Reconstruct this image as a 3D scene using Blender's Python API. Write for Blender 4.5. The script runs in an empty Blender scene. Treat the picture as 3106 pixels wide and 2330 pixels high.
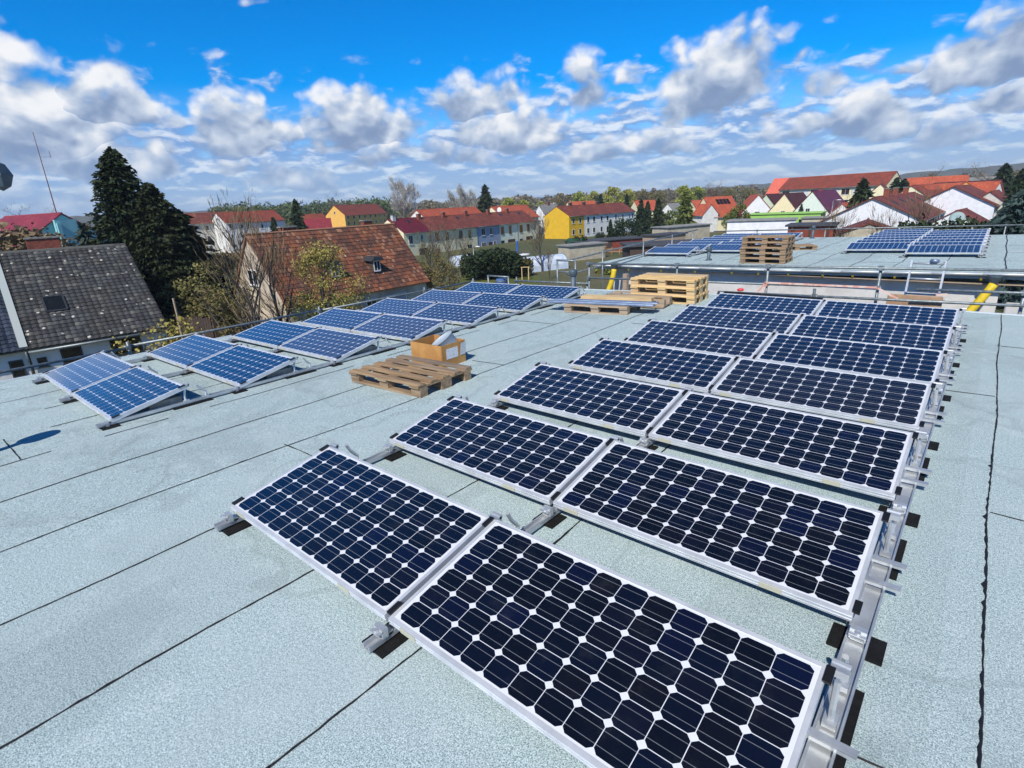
import bpy, math, random
import numpy as np
from mathutils import Vector, Matrix, Euler
random.seed(7); RNG = np.random.default_rng(7)
SC = bpy.context.scene
COL = SC.collection
R = math.radians

# ---------------------------------------------------------------- camera
IW, IH, FPX = 3106.0, 2330.0, 1656.574            # photograph size and focal length in its pixels
cam = bpy.data.cameras.new('camera'); cam.sensor_width = 36; cam.lens = 36 * FPX / IW
cam.clip_start = 0.05; cam.clip_end = 9000
co = bpy.data.objects.new('camera', cam); COL.objects.link(co)
co.location = (3.37295, -1.10048, 1.8496); co.rotation_euler = (1.2510097, 0.0446263, 0.7056693)
SC.camera = co
CAM = Vector(co.location); CR = Euler(co.rotation_euler).to_matrix()
def ray(px, py): return CR @ Vector(((px - IW / 2) / FPX, -(py - IH / 2) / FPX, -1.0))
def U(px, py, z):                                  # point of the plane at height z that a measured pixel shows
    d = ray(px, py); return CAM + d * ((z - CAM.z) / d.z)
def T(px, py, dist):                               # point at a horizontal distance
    d = ray(px, py); return CAM + d * (dist / math.hypot(d.x, d.y))
def regA(X, Y): return (X / 2.765, 400 + Y / 2.765)
def regB(X, Y): return (600 + X / 2.765, 500 + Y / 2.765)
def regC(X, Y): return (1100 + X / 2.765, 480 + Y / 2.765)
def regD(X, Y): return (1700 + X / 2.765, 480 + Y / 2.765)
def regE(X, Y): return (2306 + X / 2.765, 440 + Y / 2.765)
GZ = -7.0                                          # street level, the roof is level 0

# ---------------------------------------------------------------- colour and node helpers
def lin(r, g, b):
    f = lambda c: (c / 255 / 12.92) if c / 255 <= .04045 else ((c / 255 + .055) / 1.055) ** 2.4
    return (f(r), f(g), f(b), 1)
class NT:
    def __init__(s, tree): s.t = tree; s.n = tree.nodes; s.l = tree.links
    def new(s, ty, **k):
        nd = s.n.new(ty)
        for a, v in k.items(): setattr(nd, a, v)
        return nd
    def put(s, sock, v):
        if hasattr(v, 'is_output') or isinstance(v, bpy.types.NodeSocket): s.l.new(v, sock)
        else:
            try: sock.default_value = v
            except Exception: sock.default_value = tuple(v)[:len(sock.default_value)]
    def M(s, op, a, b=0.0, c=0.0, clamp=False):
        nd = s.new('ShaderNodeMath', operation=op, use_clamp=clamp)
        for i, v in enumerate((a, b, c)): s.put(nd.inputs[i], v)
        return nd.outputs[0]
    def V(s, op, a, b=None, sc=None):
        nd = s.new('ShaderNodeVectorMath', operation=op); s.put(nd.inputs[0], a)
        if b is not None: s.put(nd.inputs[1], b)
        if sc is not None: s.put(nd.inputs['Scale'], sc)
        return nd.outputs['Value'] if op in ('DOT_PRODUCT', 'LENGTH', 'DISTANCE') else nd.outputs[0]
    def mix(s, f, a, b, ty='MIX'):
        nd = s.new('ShaderNodeMix', data_type='RGBA', blend_type=ty, clamp_factor=True)
        s.put(nd.inputs[0], f); s.put(nd.inputs[6], a); s.put(nd.inputs[7], b); return nd.outputs[2]
    def noise(s, vec, scale, detail=4, rough=.55, dist=0.0, out=0):
        nd = s.new('ShaderNodeTexNoise'); s.put(nd.inputs['Vector'], vec)
        s.put(nd.inputs['Scale'], scale); s.put(nd.inputs['Detail'], detail); s.put(nd.inputs['Roughness'], rough); s.put(nd.inputs['Distortion'], dist)
        return nd.outputs[out]
    def step(s, v, lo, hi):                        # smoothstep
        nd = s.new('ShaderNodeMapRange', interpolation_type='SMOOTHSTEP')
        s.put(nd.inputs[0], v); s.put(nd.inputs[1], lo); s.put(nd.inputs[2], hi); return nd.outputs[0]
    def sep(s, v):
        nd = s.new('ShaderNodeSeparateXYZ'); s.put(nd.inputs[0], v); return nd.outputs
    def comb(s, x, y, z):
        nd = s.new('ShaderNodeCombineXYZ')
        for i, v in enumerate((x, y, z)): s.put(nd.inputs[i], v)
        return nd.outputs[0]

# ---------------------------------------------------------------- light: sun and sky
SUN_EL, SUN_AZ = R(45), R(162)                     # azimuth of the sun measured from +Y towards +X
sd = Vector((math.sin(SUN_AZ) * math.cos(SUN_EL), math.cos(SUN_AZ) * math.cos(SUN_EL), math.sin(SUN_EL)))
sl = bpy.data.lights.new('sun', 'SUN'); sl.energy = 4.7; sl.angle = R(.53); sl.color = (1, .955, .88)
so = bpy.data.objects.new('sun', sl); COL.objects.link(so); so.rotation_euler = sd.to_track_quat('Z', 'Y').to_euler()
SC.view_settings.view_transform = 'Standard'; SC.view_settings.look = 'None'
SC.view_settings.exposure = 0; SC.view_settings.gamma = 1; SC.view_settings.use_curve_mapping = False
SC.render.engine = 'CYCLES'; SC.cycles.max_bounces = 5; SC.cycles.diffuse_bounces = 2; SC.cycles.glossy_bounces = 3
SC.cycles.transparent_max_bounces = 6; SC.cycles.sample_clamp_indirect = 4
SC.cycles.use_adaptive_sampling = True; SC.cycles.adaptive_threshold = .025

W = bpy.data.worlds.new('World'); SC.world = W; W.use_nodes = True
W.cycles.sampling_method = 'MANUAL'; W.cycles.sample_map_resolution = 256
nt = NT(W.node_tree); nt.n.clear()
SKY_K = .1
sky = nt.new('ShaderNodeTexSky', sky_type='NISHITA', sun_disc=False)
sky.sun_elevation = SUN_EL; sky.sun_rotation = SUN_AZ; sky.air_density = 1; sky.dust_density = .3; sky.ozone_density = 3
hs = nt.new('ShaderNodeHueSaturation'); hs.inputs['Hue'].default_value = .497; hs.inputs['Saturation'].default_value = 1.72; hs.inputs['Value'].default_value = 1.6
nt.l.new(sky.outputs[0], hs.inputs['Color'])
SKYB = nt.mix(1.0, hs.outputs[0], (.8, .76, .98, 1), 'MULTIPLY')
DIR = nt.V('NORMALIZE', nt.new('ShaderNodeTexCoord').outputs['Generated'])
dx, dy, dz = nt.sep(DIR)[0:3]
AZ = nt.M('ARCTAN2', dx, dy); EL = nt.M('ARCSINE', dz)
# heaps of cumulus: (x, y, half width, height above the flat base, turn in degrees, weight); x, y is the middle of the base, read off
# the photograph and turned into sky directions once
BL = [(20, 470, 560, 400, 0, 1.0), (330, 330, 260, 230, 6, .95), (330, 520, 280, 180, 0, .9), (60, 640, 480, 130, 0, .8), (520, 470, 80, 60, 0, .7),
      (715, 440, 140, 225, 0, 1.05), (845, 415, 60, 75, 0, .6), (1120, 410, 230, 190, 0, 1.05), (1470, 330, 190, 170, 0, 1.0), (1560, 420, 230, 140, 0, 1.0), (1250, 490, 290, 90, -3, .85),
      (1790, 290, 110, 160, -14, .62), (1935, 235, 90, 80, -14, .55), (1870, 300, 70, 45, -8, .45), (2190, 280, 260, 270, -24, 1.0), (2500, 270, 190, 150, -14, .72), (2330, 330, 120, 60, -20, .4),
      (3060, 195, 300, 230, -16, 1.0), (2790, 200, 90, 40, -20, .4), (3060, 310, 170, 90, -8, .85), (2630, 400, 230, 135, -4, .95), (2400, 420, 150, 90, -4, .9), (2900, 420, 260, 110, -4, .85),
      (2050, 450, 230, 90, -4, .7), (1800, 480, 220, 70, -3, .7), (700, 520, 90, 60, 0, .8), (880, 560, 210, 80, 0, .8), (760, 10, 80, 35, 0, .5), (2330, -5, 90, 30, 0, .28), (880, 245, 60, 25, 0, .3)]
CL = []
for x, y, a, b, t, w in BL:
    d = ray(x, y).normalized(); e = math.asin(d.z); az = math.atan2(d.x, d.y)
    ex = ray(x + a, y).normalized(); ey = ray(x, y - b).normalized()
    ra = math.acos(max(-1, min(1, d.dot(ex)))); rb = math.acos(max(-1, min(1, d.dot(ey))))
    d2 = ray(x + 40, y).normalized()
    roll = math.atan2(math.asin(d2.z) - e, (math.atan2(d2.x, d2.y) - az) * math.cos(e))
    CL.append((az, e, ra / math.cos(e), rb, roll - R(t), w))
# every heap is a rounded top over a flat base; its own height coordinate h runs from 0 at the base to 1 at the top
D = None; HH = None
wob = nt.noise(DIR, 11, 3, .55, 0, 1); wx, wy, wz = nt.sep(wob)[0:3]
AZw = nt.M('ADD', AZ, nt.M('MULTIPLY', nt.M('SUBTRACT', wx, .5), .10)); ELw = nt.M('ADD', EL, nt.M('MULTIPLY', nt.M('SUBTRACT', wy, .5), .055))
for a, e, ra, rb, t, w in CL:
    u = nt.M('SUBTRACT', AZw, a); v = nt.M('SUBTRACT', ELw, e); ct, st = math.cos(t), math.sin(t)
    p = nt.M('MULTIPLY', nt.M('ADD', nt.M('MULTIPLY', u, ct), nt.M('MULTIPLY', v, st)), 1 / ra)
    q = nt.M('MULTIPLY', nt.M('SUBTRACT', nt.M('MULTIPLY', v, ct), nt.M('MULTIPLY', u, st)), 1 / rb)
    qq = nt.M('MAXIMUM', q, nt.M('MULTIPLY', q, -3.2))             # falls off fast below the base
    k = nt.M('MULTIPLY', nt.M('SUBTRACT', 1, nt.M('ADD', nt.M('MULTIPLY', p, p), nt.M('MULTIPLY', qq, qq))), w)
    k = nt.M('MAXIMUM', k, -1.5)
    if D is None: D, HH = k, q
    else:
        g_ = nt.M('GREATER_THAN', k, D); HH = nt.M('ADD', nt.M('MULTIPLY', q, g_), nt.M('MULTIPLY', HH, nt.M('SUBTRACT', 1, g_))); D = nt.M('MAXIMUM', D, k)
# shape noise: billows, looked up twice (here, and a little towards the light) so that every billow has a lit and a shaded side
def billow(dv):
    v = nt.V('MULTIPLY', dv, (1, 1, 1.35)); n1 = nt.noise(v, 9.0, 6.5, .57, .1)
    vo = nt.new('ShaderNodeTexVoronoi', feature='SMOOTH_F1'); nt.put(vo.inputs['Vector'], nt.V('ADD', v, nt.V('SCALE', nt.noise(dv, 14, 2, .55, 0, 1), sc=.07)))
    vo.inputs['Scale'].default_value = 22; vo.inputs['Smoothness'].default_value = .35; vo.inputs['Detail'].default_value = 1.5; vo.inputs['Roughness'].default_value = .5
    return nt.M('ADD', nt.M('MULTIPLY', nt.M('SUBTRACT', n1, .5), 1.9), nt.M('MULTIPLY', nt.M('SUBTRACT', .42, vo.outputs['Distance']), .75))
B0 = billow(DIR)
B1 = billow(nt.V('NORMALIZE', nt.V('ADD', DIR, (.012, -.012, .03))))
# a deck of small flattened heaps towards the horizon
lowv = nt.comb(nt.M('MULTIPLY', AZ, 17.0), nt.M('MULTIPLY', nt.M('POWER', nt.M('MAXIMUM', EL, .002), .7), 30), 3.1)
lowu = nt.comb(nt.M('MULTIPLY', AZ, 17.0), nt.M('ADD', nt.M('MULTIPLY', nt.M('POWER', nt.M('MAXIMUM', EL, .002), .7), 30), .34), 3.1)
L0 = nt.noise(lowv, 1, 4.5, .52, .3); L1 = nt.noise(lowu, 1, 4.5, .52, .3)
band = nt.M('MULTIPLY', nt.M('SUBTRACT', .165, EL), 13.0)
DL = nt.M('MINIMUM', nt.M('ADD', band, nt.M('MULTIPLY', nt.M('SUBTRACT', L0, .5), 4.6)), .8)
DA = nt.M('ADD', D, nt.M('ADD', nt.M('MULTIPLY', B0, .85), .06))
mA = nt.step(DA, -.02, .55); mL = nt.M('MULTIPLY', nt.step(DL, -.2, .85), .86)
sA = nt.M('ADD', nt.M('MULTIPLY', nt.M('SUBTRACT', B0, B1), 1.05), nt.M('ADD', nt.M('MULTIPLY', HH, .95), .06))
sA = nt.M('SUBTRACT', sA, nt.M('MULTIPLY', nt.step(DA, .5, 1.6), .18))
sA = nt.step(nt.M('ADD', sA, nt.M('MULTIPLY', nt.M('SUBTRACT', wz, .5), 1.1)), -.6, 1.25)
cA = nt.mix(nt.step(sA, 0, .6), lin(132, 155, 192), lin(190, 205, 227)); cA = nt.mix(nt.step(sA, .45, 1.0), cA, lin(246, 248, 252))
sL = nt.step(nt.M('ADD', nt.M('MULTIPLY', nt.M('SUBTRACT', L0, L1), 3.6), nt.M('MULTIPLY', nt.M('SUBTRACT', L0, .5), 2.2)), -.25, .8)
cL = nt.mix(sL, lin(126, 162, 216), lin(232, 239, 249))
low = nt.step(EL, .11, .0)
cL = nt.mix(nt.M('MULTIPLY', low, .7), cL, lin(150, 188, 230)); cA = nt.mix(nt.M('MULTIPLY', low, .5), cA, lin(150, 188, 230))
SKYC = nt.mix(nt.step(EL, .42, 1.0), SKYB, nt.mix(1.0, SKYB, (.27, .245, .20, 1), 'MULTIPLY'))   # the sky deepens towards the zenith
KK = (1 / SKY_K, 1 / SKY_K, 1 / SKY_K, 1)
skyc = nt.mix(mL, SKYC, nt.mix(1.0, cL, KK, 'MULTIPLY'))
skyc = nt.mix(mA, skyc, nt.mix(1.0, cA, KK, 'MULTIPLY'))
bg = nt.new('ShaderNodeBackground'); nt.put(bg.inputs[0], skyc); bg.inputs[1].default_value = SKY_K
out = nt.new('ShaderNodeOutputWorld'); nt.l.new(bg.outputs[0], out.inputs[0])

# ---------------------------------------------------------------- materials
MATS = {}
def mat(name, col, rough=.7, metal=0.0, col2=None, nscale=3.0, bump=0.0, bscale=40.0, spec=.5, nlo=.35, nhi=.65, island=0.0, obj=0.0):
    m = bpy.data.materials.new(name); m.use_nodes = True; n = NT(m.node_tree); b = n.n['Principled BSDF']
    tc = n.new('ShaderNodeTexCoord').outputs['Object']; c = col
    if col2 is not None: c = n.mix(n.step(n.noise(tc, nscale, 6, .62), nlo, nhi), col, col2)
    if island or obj:
        f = n.M('MULTIPLY', n.M('SUBTRACT', n.new('ShaderNodeNewGeometry').outputs['Random Per Island'], .5), island * 2) if island else 0.0
        if obj: f = n.M('ADD', f, n.M('MULTIPLY', n.M('SUBTRACT', n.new('ShaderNodeObjectInfo').outputs['Random'], .5), obj * 2))
        h = n.new('ShaderNodeHueSaturation'); n.put(h.inputs['Color'], c); n.put(h.inputs['Value'], n.M('ADD', f, 1.0)); c = h.outputs[0]
    n.put(b.inputs['Base Color'], c); b.inputs['Roughness'].default_value = rough; b.inputs['Metallic'].default_value = metal
    b.inputs['Specular IOR Level'].default_value = spec
    if bump:
        bm_ = n.new('ShaderNodeBump'); bm_.inputs['Strength'].default_value = bump; bm_.inputs['Distance'].default_value = .02
        n.put(bm_.inputs['Height'], n.noise(tc, bscale, 5, .6)); n.l.new(bm_.outputs[0], b.inputs['Normal'])
    MATS[name] = m; return m
alu = mat('aluminium', lin(208, 212, 214), .42, .55, lin(184, 188, 192), 6)
alup = mat('anodised_frame', lin(222, 225, 228), .42, .35, lin(200, 204, 208), 4)
galv = mat('galvanised_steel', lin(150, 158, 160), .5, .55, lin(118, 128, 128), 14, .1)
zincw = mat('zinc_dull', lin(184, 194, 200), .5, .15, lin(176, 186, 192), 9)
zinc = mat('zinc_sheet', lin(158, 172, 190), .42, .6, lin(128, 146, 170), 5)
rubber = mat('black_rubber', (.006, .006, .006, 1), .8, 0, (.012, .012, .012, 1), 30, .5, 120, spec=.25)
blackp = mat('black_clamp', (.012, .012, .013, 1), .4)
bitum = mat('bitumen', (.006, .006, .008, 1), .65, 0, (.014, .013, .016, 1), 60, .3)
concrete = mat('concrete', lin(150, 148, 140), .9, 0, lin(118, 116, 108), 9, .4)
render_ = mat('grey_render', lin(212, 209, 203), .95, 0, lin(194, 191, 184), 2.2, .5, 60)
fascia = mat('fascia_metal', lin(150, 158, 156), .5, .3)
trimw = mat('drip_edge', lin(225, 230, 230), .4, .3)
cardb = mat('cardboard', lin(196, 146, 84), .85, 0, lin(178, 128, 70), 5)
paperw = mat('paper_label', lin(228, 228, 226), .8, 0, lin(180, 182, 186), 60, nlo=.55, nhi=.6)
yell = mat('yellow_hose', lin(226, 196, 40), .5, 0, lin(206, 176, 34), 20)
pvc = mat('grey_plastic', lin(84, 98, 106), .5, 0, lin(66, 78, 88), 6)
tape = mat('barrier_tape', lin(222, 196, 180), .6, 0, lin(216, 160, 140), 9, nlo=.48, nhi=.52)
redp = mat('red_plastic', lin(236, 70, 80), .5)
def wood(name, c1, c2, sc=(2, 30, 30)):
    m = bpy.data.materials.new(name); m.use_nodes = True; n = NT(m.node_tree); b = n.n['Principled BSDF']
    tc = n.new('ShaderNodeTexCoord').outputs['Object']; rnd = n.new('ShaderNodeNewGeometry').outputs['Random Per Island']
    v = n.V('ADD', n.V('MULTIPLY', tc, sc), n.comb(n.M('MULTIPLY', rnd, 40), 0, 0))
    c = n.mix(n.step(n.noise(v, 1, 6, .65), .3, .72), c1, c2)
    h = n.new('ShaderNodeHueSaturation'); n.put(h.inputs['Color'], c); n.put(h.inputs['Value'], n.M('ADD', .8, n.M('MULTIPLY', rnd, .4))); n.put(h.inputs['Saturation'], n.M('ADD', .8, n.M('MULTIPLY', rnd, .3)))
    n.put(b.inputs['Base Color'], h.outputs[0]); b.inputs['Roughness'].default_value = .85; MATS[name] = m; return m
wood_old = wood('weathered_pine', lin(168, 142, 110), lin(112, 92, 72))
wood_new = wood('fresh_pine', lin(218, 190, 140), lin(184, 152, 106))
wood_dk = wood('dark_timber', lin(84, 66, 54), lin(54, 44, 38))
wood_bn = wood('brown_board', lin(176, 140, 104), lin(140, 108, 78), (6, 6, 6))
wood_gy = wood('grey_wood', lin(178, 158, 132), lin(140, 120, 100))

def membrane():
    m = bpy.data.materials.new('slate_chip_felt'); m.use_nodes = True; n = NT(m.node_tree); b = n.n['Principled BSDF']
    tc = n.new('ShaderNodeTexCoord').outputs['Object']
    g = n.noise(tc, 170, 3, .8); g2 = n.noise(tc, 60, 4, .7); big = n.noise(tc, .9, 5, .6); mid = n.noise(tc, 5, 4, .6)
    f = n.M('ADD', n.M('MULTIPLY', g, .76), n.M('MULTIPLY', g2, .24))
    c = n.mix(n.step(f, .39, .61), lin(102, 127, 129), lin(215, 232, 232))
    c = n.mix(n.M('MULTIPLY', n.step(big, .42, .7), .34), c, lin(180, 192, 193))
    st_ = n.noise(tc, .45, 7, .7, .6); c = n.mix(n.M('MULTIPLY', n.step(st_, .52, .6), .2), c, lin(112, 126, 130))
    c = n.mix(n.M('MULTIPLY', n.step(mid, .5, .75), .16), c, lin(226, 234, 234))
    ring_ = n.M('SUBTRACT', 1, n.step(n.M('ABSOLUTE', n.M('SUBTRACT', n.noise(tc, .62, 3, .5), .47)), .004, .016)); c = n.mix(n.M('MULTIPLY', ring_, .16), c, lin(104, 116, 112))   # dried puddle edges
    x = n.sep(tc)[0]                                # each felt roll a trace lighter or darker than its neighbour
    wn = n.new('ShaderNodeTexWhiteNoise', noise_dimensions='1D'); n.put(wn.inputs['W'], n.M('FLOOR', n.M('DIVIDE', n.M('ADD', x, .93), .885)))
    h = n.new('ShaderNodeHueSaturation'); n.put(h.inputs['Color'], c); n.put(h.inputs['Value'], n.M('ADD', .93, n.M('MULTIPLY', wn.outputs[0], .1)))
    n.put(b.inputs['Base Color'], h.outputs[0]); b.inputs['Roughness'].default_value = .9; b.inputs['Specular IOR Level'].default_value = .3
    bp = n.new('ShaderNodeBump'); bp.inputs['Strength'].default_value = .55; bp.inputs['Distance'].default_value = .004
    n.put(bp.inputs['Height'], f); n.l.new(bp.outputs[0], b.inputs['Normal']); return m
felt = membrane()

PL, PW = 1.580, .737                               # one module
def cells():
    m = bpy.data.materials.new('mono_cells_under_glass'); m.use_nodes = True; n = NT(m.node_tree); b = n.n['Principled BSDF']
    tc = n.new('ShaderNodeTexCoord').outputs['Object']; x, y, z = n.sep(tc)[0:3]
    cu, cv = .1262, .1135; mu, mv = (PL - 12 * cu) / 2, (PW - 6 * cv) / 2
    a = n.M('DIVIDE', n.M('SUBTRACT', x, mu), cu); c = n.M('DIVIDE', n.M('SUBTRACT', y, mv), cv)
    fu = n.M('ABSOLUTE', n.M('SUBTRACT', n.M('FRACT', a), .5)); fv = n.M('ABSOLUTE', n.M('SUBTRACT', n.M('FRACT', c), .5))
    ins = n.M('MULTIPLY', n.M('LESS_THAN', fu, .488), n.M('LESS_THAN', fv, .487))
    ins = n.M('MULTIPLY', ins, n.M('LESS_THAN', n.M('ADD', fu, fv), .83))
    for v, hi in ((a, 12), (c, 6)):
        ins = n.M('MULTIPLY', ins, n.M('MULTIPLY', n.M('GREATER_THAN', v, 0), n.M('LESS_THAN', v, hi)))
    bus = n.M('LESS_THAN', n.M('ABSOLUTE', n.M('SUBTRACT', fv, .235)), .011)
    rnd = n.new('ShaderNodeObjectInfo').outputs['Random']
    wn = n.new('ShaderNodeTexWhiteNoise', noise_dimensions='3D'); n.put(wn.inputs['Vector'], n.comb(n.M('FLOOR', a), n.M('FLOOR', c), n.M('MULTIPLY', rnd, 37)))
    w2 = n.sep(wn.outputs['Color'])
    dark = n.mix(n.step(wn.outputs['Value'], .1, .95), lin(14, 18, 29), lin(14, 20, 38))
    dark = n.mix(n.M('MULTIPLY', n.M('GREATER_THAN', w2[1], .88), .25), dark, lin(16, 24, 70))
    dark = n.mix(n.M('MULTIPLY', n.M('GREATER_THAN', w2[2], .82), .25), dark, lin(28, 25, 32))
    dark = n.mix(n.M('MULTIPLY', n.M('GREATER_THAN', rnd, .72), .6), dark, lin(34, 33, 38))
    dark = n.mix(n.M('SUBTRACT', 1, n.sep(n.new('ShaderNodeObjectInfo').outputs['Color'])[0]), dark, lin(92, 90, 96))   # grey cloud reflection painted into the cell colour, set per panel
    dark = n.mix(n.M('MULTIPLY', bus, .5), dark, lin(150, 155, 160))
    col = n.mix(ins, lin(226, 228, 232), dark)
    dust = n.step(n.noise(tc, 5, 6, .7), .5, .8)
    col = n.mix(n.M('MULTIPLY', dust, .05), col, lin(150, 150, 145))
    n.put(b.inputs['Base Color'], col); b.inputs['Specular IOR Level'].default_value = .5
    b.inputs['Coat Weight'].default_value = .85; b.inputs['Coat Roughness'].default_value = .12; b.inputs['Coat IOR'].default_value = 1.6
    n.put(b.inputs['Roughness'], n.M('ADD', .1, n.M('MULTIPLY', dust, .12)))
    return m
cellm = cells()

def foliage(name, c1, c2, island=.45, sc=.7, rough=.7, obj=.12):
    m = bpy.data.materials.new(name); m.use_nodes = True; n = NT(m.node_tree); b = n.n['Principled BSDF']
    tc = n.new('ShaderNodeTexCoord').outputs['Object']; rnd = n.new('ShaderNodeNewGeometry').outputs['Random Per Island']
    c = n.mix(n.step(n.noise(tc, sc, 4, .6), .35, .65), c1, c2)
    h = n.new('ShaderNodeHueSaturation'); n.put(h.inputs['Color'], c)
    n.put(h.inputs['Value'], n.M('ADD', 1 - island, n.M('MULTIPLY', rnd, island * 2)))
    n.put(h.inputs['Hue'], n.M('ADD', .5, n.M('MULTIPLY', n.M('SUBTRACT', n.new('ShaderNodeObjectInfo').outputs['Random'], .5), obj * .3)))
    n.put(b.inputs['Base Color'], h.outputs[0]); b.inputs['Roughness'].default_value = rough; b.inputs['Specular IOR Level'].default_value = .25
    MATS[name] = m; return m
f_spruce = foliage('spruce_needles', (.015, .028, .010, 1), (.034, .046, .015, 1), .6)
f_dark = foliage('dark_conifer', (.016, .034, .014, 1), (.034, .052, .016, 1))
f_blue = foliage('blue_spruce', (.035, .065, .058, 1), (.055, .09, .075, 1))
f_green = foliage('spring_green', (.24, .27, .035, 1), (.34, .36, .05, 1))
f_mid = foliage('mid_green', (.09, .12, .025, 1), (.15, .17, .035, 1))
f_olive = foliage('olive_twigs', (.13, .12, .045, 1), (.20, .165, .06, 1))
f_brown = foliage('brown_twigs', (.15, .11, .06, 1), (.21, .16, .085, 1))
f_willow = foliage('willow_yellow', (.28, .235, .06, 1), (.35, .295, .085, 1))
f_grey = foliage('grey_twigs', (.20, .175, .14, 1), (.28, .25, .21, 1))
f_birch = foliage('birch_twigs', (.30, .28, .25, 1), (.40, .38, .34, 1))
f_hedge = foliage('hedge_leaf', (.08, .072, .026, 1), (.11, .10, .03, 1))
bark = mat('bark', (.06, .048, .038, 1), .9, 0, (.10, .085, .07, 1), 3)
bark_l = mat('pale_bark', (.22, .19, .155, 1), .9, 0, (.30, .27, .23, 1), 3)
def lazymat(nm, c, c2=None, **k): return MATS.get(nm) or mat(nm, lin(*c), k.get('rough', .9), 0, lin(*c2) if c2 else None, k.get('ns', 1.2), k.get('bump', 0.15), 30)
glass = mat('window_glass', (.012, .014, .017, 1), .06, 0, None, spec=.6)
framew = mat('window_frame_white', lin(222, 222, 218), .5)
frameb = mat('window_frame_brown', lin(96, 66, 48), .6)

def tile_mat(name, cols, spots=0.0, spotc=(200, 196, 184), stain=None, rough=.85, shift=True):
    m = bpy.data.materials.new(name); m.use_nodes = True; n = NT(m.node_tree); b = n.n['Principled BSDF']
    uv = n.new('ShaderNodeUVMap').outputs[0]; u, v, _ = n.sep(uv)[0:3]
    wn = n.new('ShaderNodeTexWhiteNoise', noise_dimensions='2D'); n.put(wn.inputs['Vector'], n.comb(n.M('FLOOR', u), n.M('FLOOR', v), 0))
    c = n.mix(n.step(wn.outputs[0], .15, .75), lin(*cols[0]), lin(*cols[1]))
    c = n.mix(n.M('GREATER_THAN', wn.outputs[0], .86), c, lin(*cols[2]))
    nz = n.noise(uv, .16, 5, .65)
    c = n.mix(n.M('MULTIPLY', n.step(nz, .42, .62), .7), c, lin(*(stain or cols[2])))
    if spots:
        vo = n.new('ShaderNodeTexVoronoi'); n.put(vo.inputs['Vector'], uv); vo.inputs['Scale'].default_value = .85
        s = n.M('MULTIPLY', n.M('LESS_THAN', vo.outputs['Distance'], .22), n.M('GREATER_THAN', n.sep(vo.outputs['Color'])[0], 1 - spots))
        c = n.mix(n.M('MULTIPLY', s, .8), c, lin(*spotc))
    # joints between courses and between tiles
    e = n.M('MAXIMUM', n.M('LESS_THAN', n.M('FRACT', v), .10), n.M('MULTIPLY', n.M('LESS_THAN', n.M('FRACT', u), .10), .6))
    c = n.mix(n.M('MULTIPLY', e, .35), c, lin(40, 32, 30))
    n.put(b.inputs['Base Color'], c); b.inputs['Roughness'].default_value = rough; MATS[name] = m; return m
t_dark = tile_mat('weathered_grey_tiles', [(50, 51, 53), (70, 72, 73), (98, 97, 92)], .34, stain=(58, 57, 52))
t_gloss = tile_mat('engobed_dark_tiles', [(44, 50, 60), (60, 68, 80), (70, 78, 92)], 0, rough=.3)
t_old = tile_mat('old_clay_tiles', [(142, 84, 54), (98, 63, 49), (156, 112, 86)], .06, stain=(66, 48, 42))
t_red = tile_mat('red_clay_tiles', [(142, 62, 42), (124, 54, 38), (150, 78, 54)], stain=(108, 54, 42))
t_brown = tile_mat('red_brown_tiles', [(126, 60, 46), (106, 50, 40), (142, 80, 62)], stain=(92, 50, 42))
t_orange = tile_mat('orange_tiles', [(184, 86, 56), (168, 76, 50), (194, 100, 68)], stain=(158, 78, 54))
t_salmon = tile_mat('salmon_tiles', [(222, 110, 88), (212, 102, 80), (226, 118, 96)], stain=(214, 104, 82))
t_burg = tile_mat('burgundy_tiles', [(112, 34, 40), (98, 28, 34), (124, 44, 48)], stain=(96, 32, 36), rough=.45)
t_crim = tile_mat('crimson_sheet', [(142, 44, 56), (128, 38, 48), (150, 56, 64)], stain=(120, 42, 48), rough=.6)
t_dburg = tile_mat('dark_burgundy_tiles', [(78, 34, 40), (66, 28, 34), (88, 42, 46)], stain=(70, 32, 36))
t_grey = tile_mat('grey_roofing', [(120, 120, 116), (134, 134, 130), (142, 142, 138)])

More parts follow.
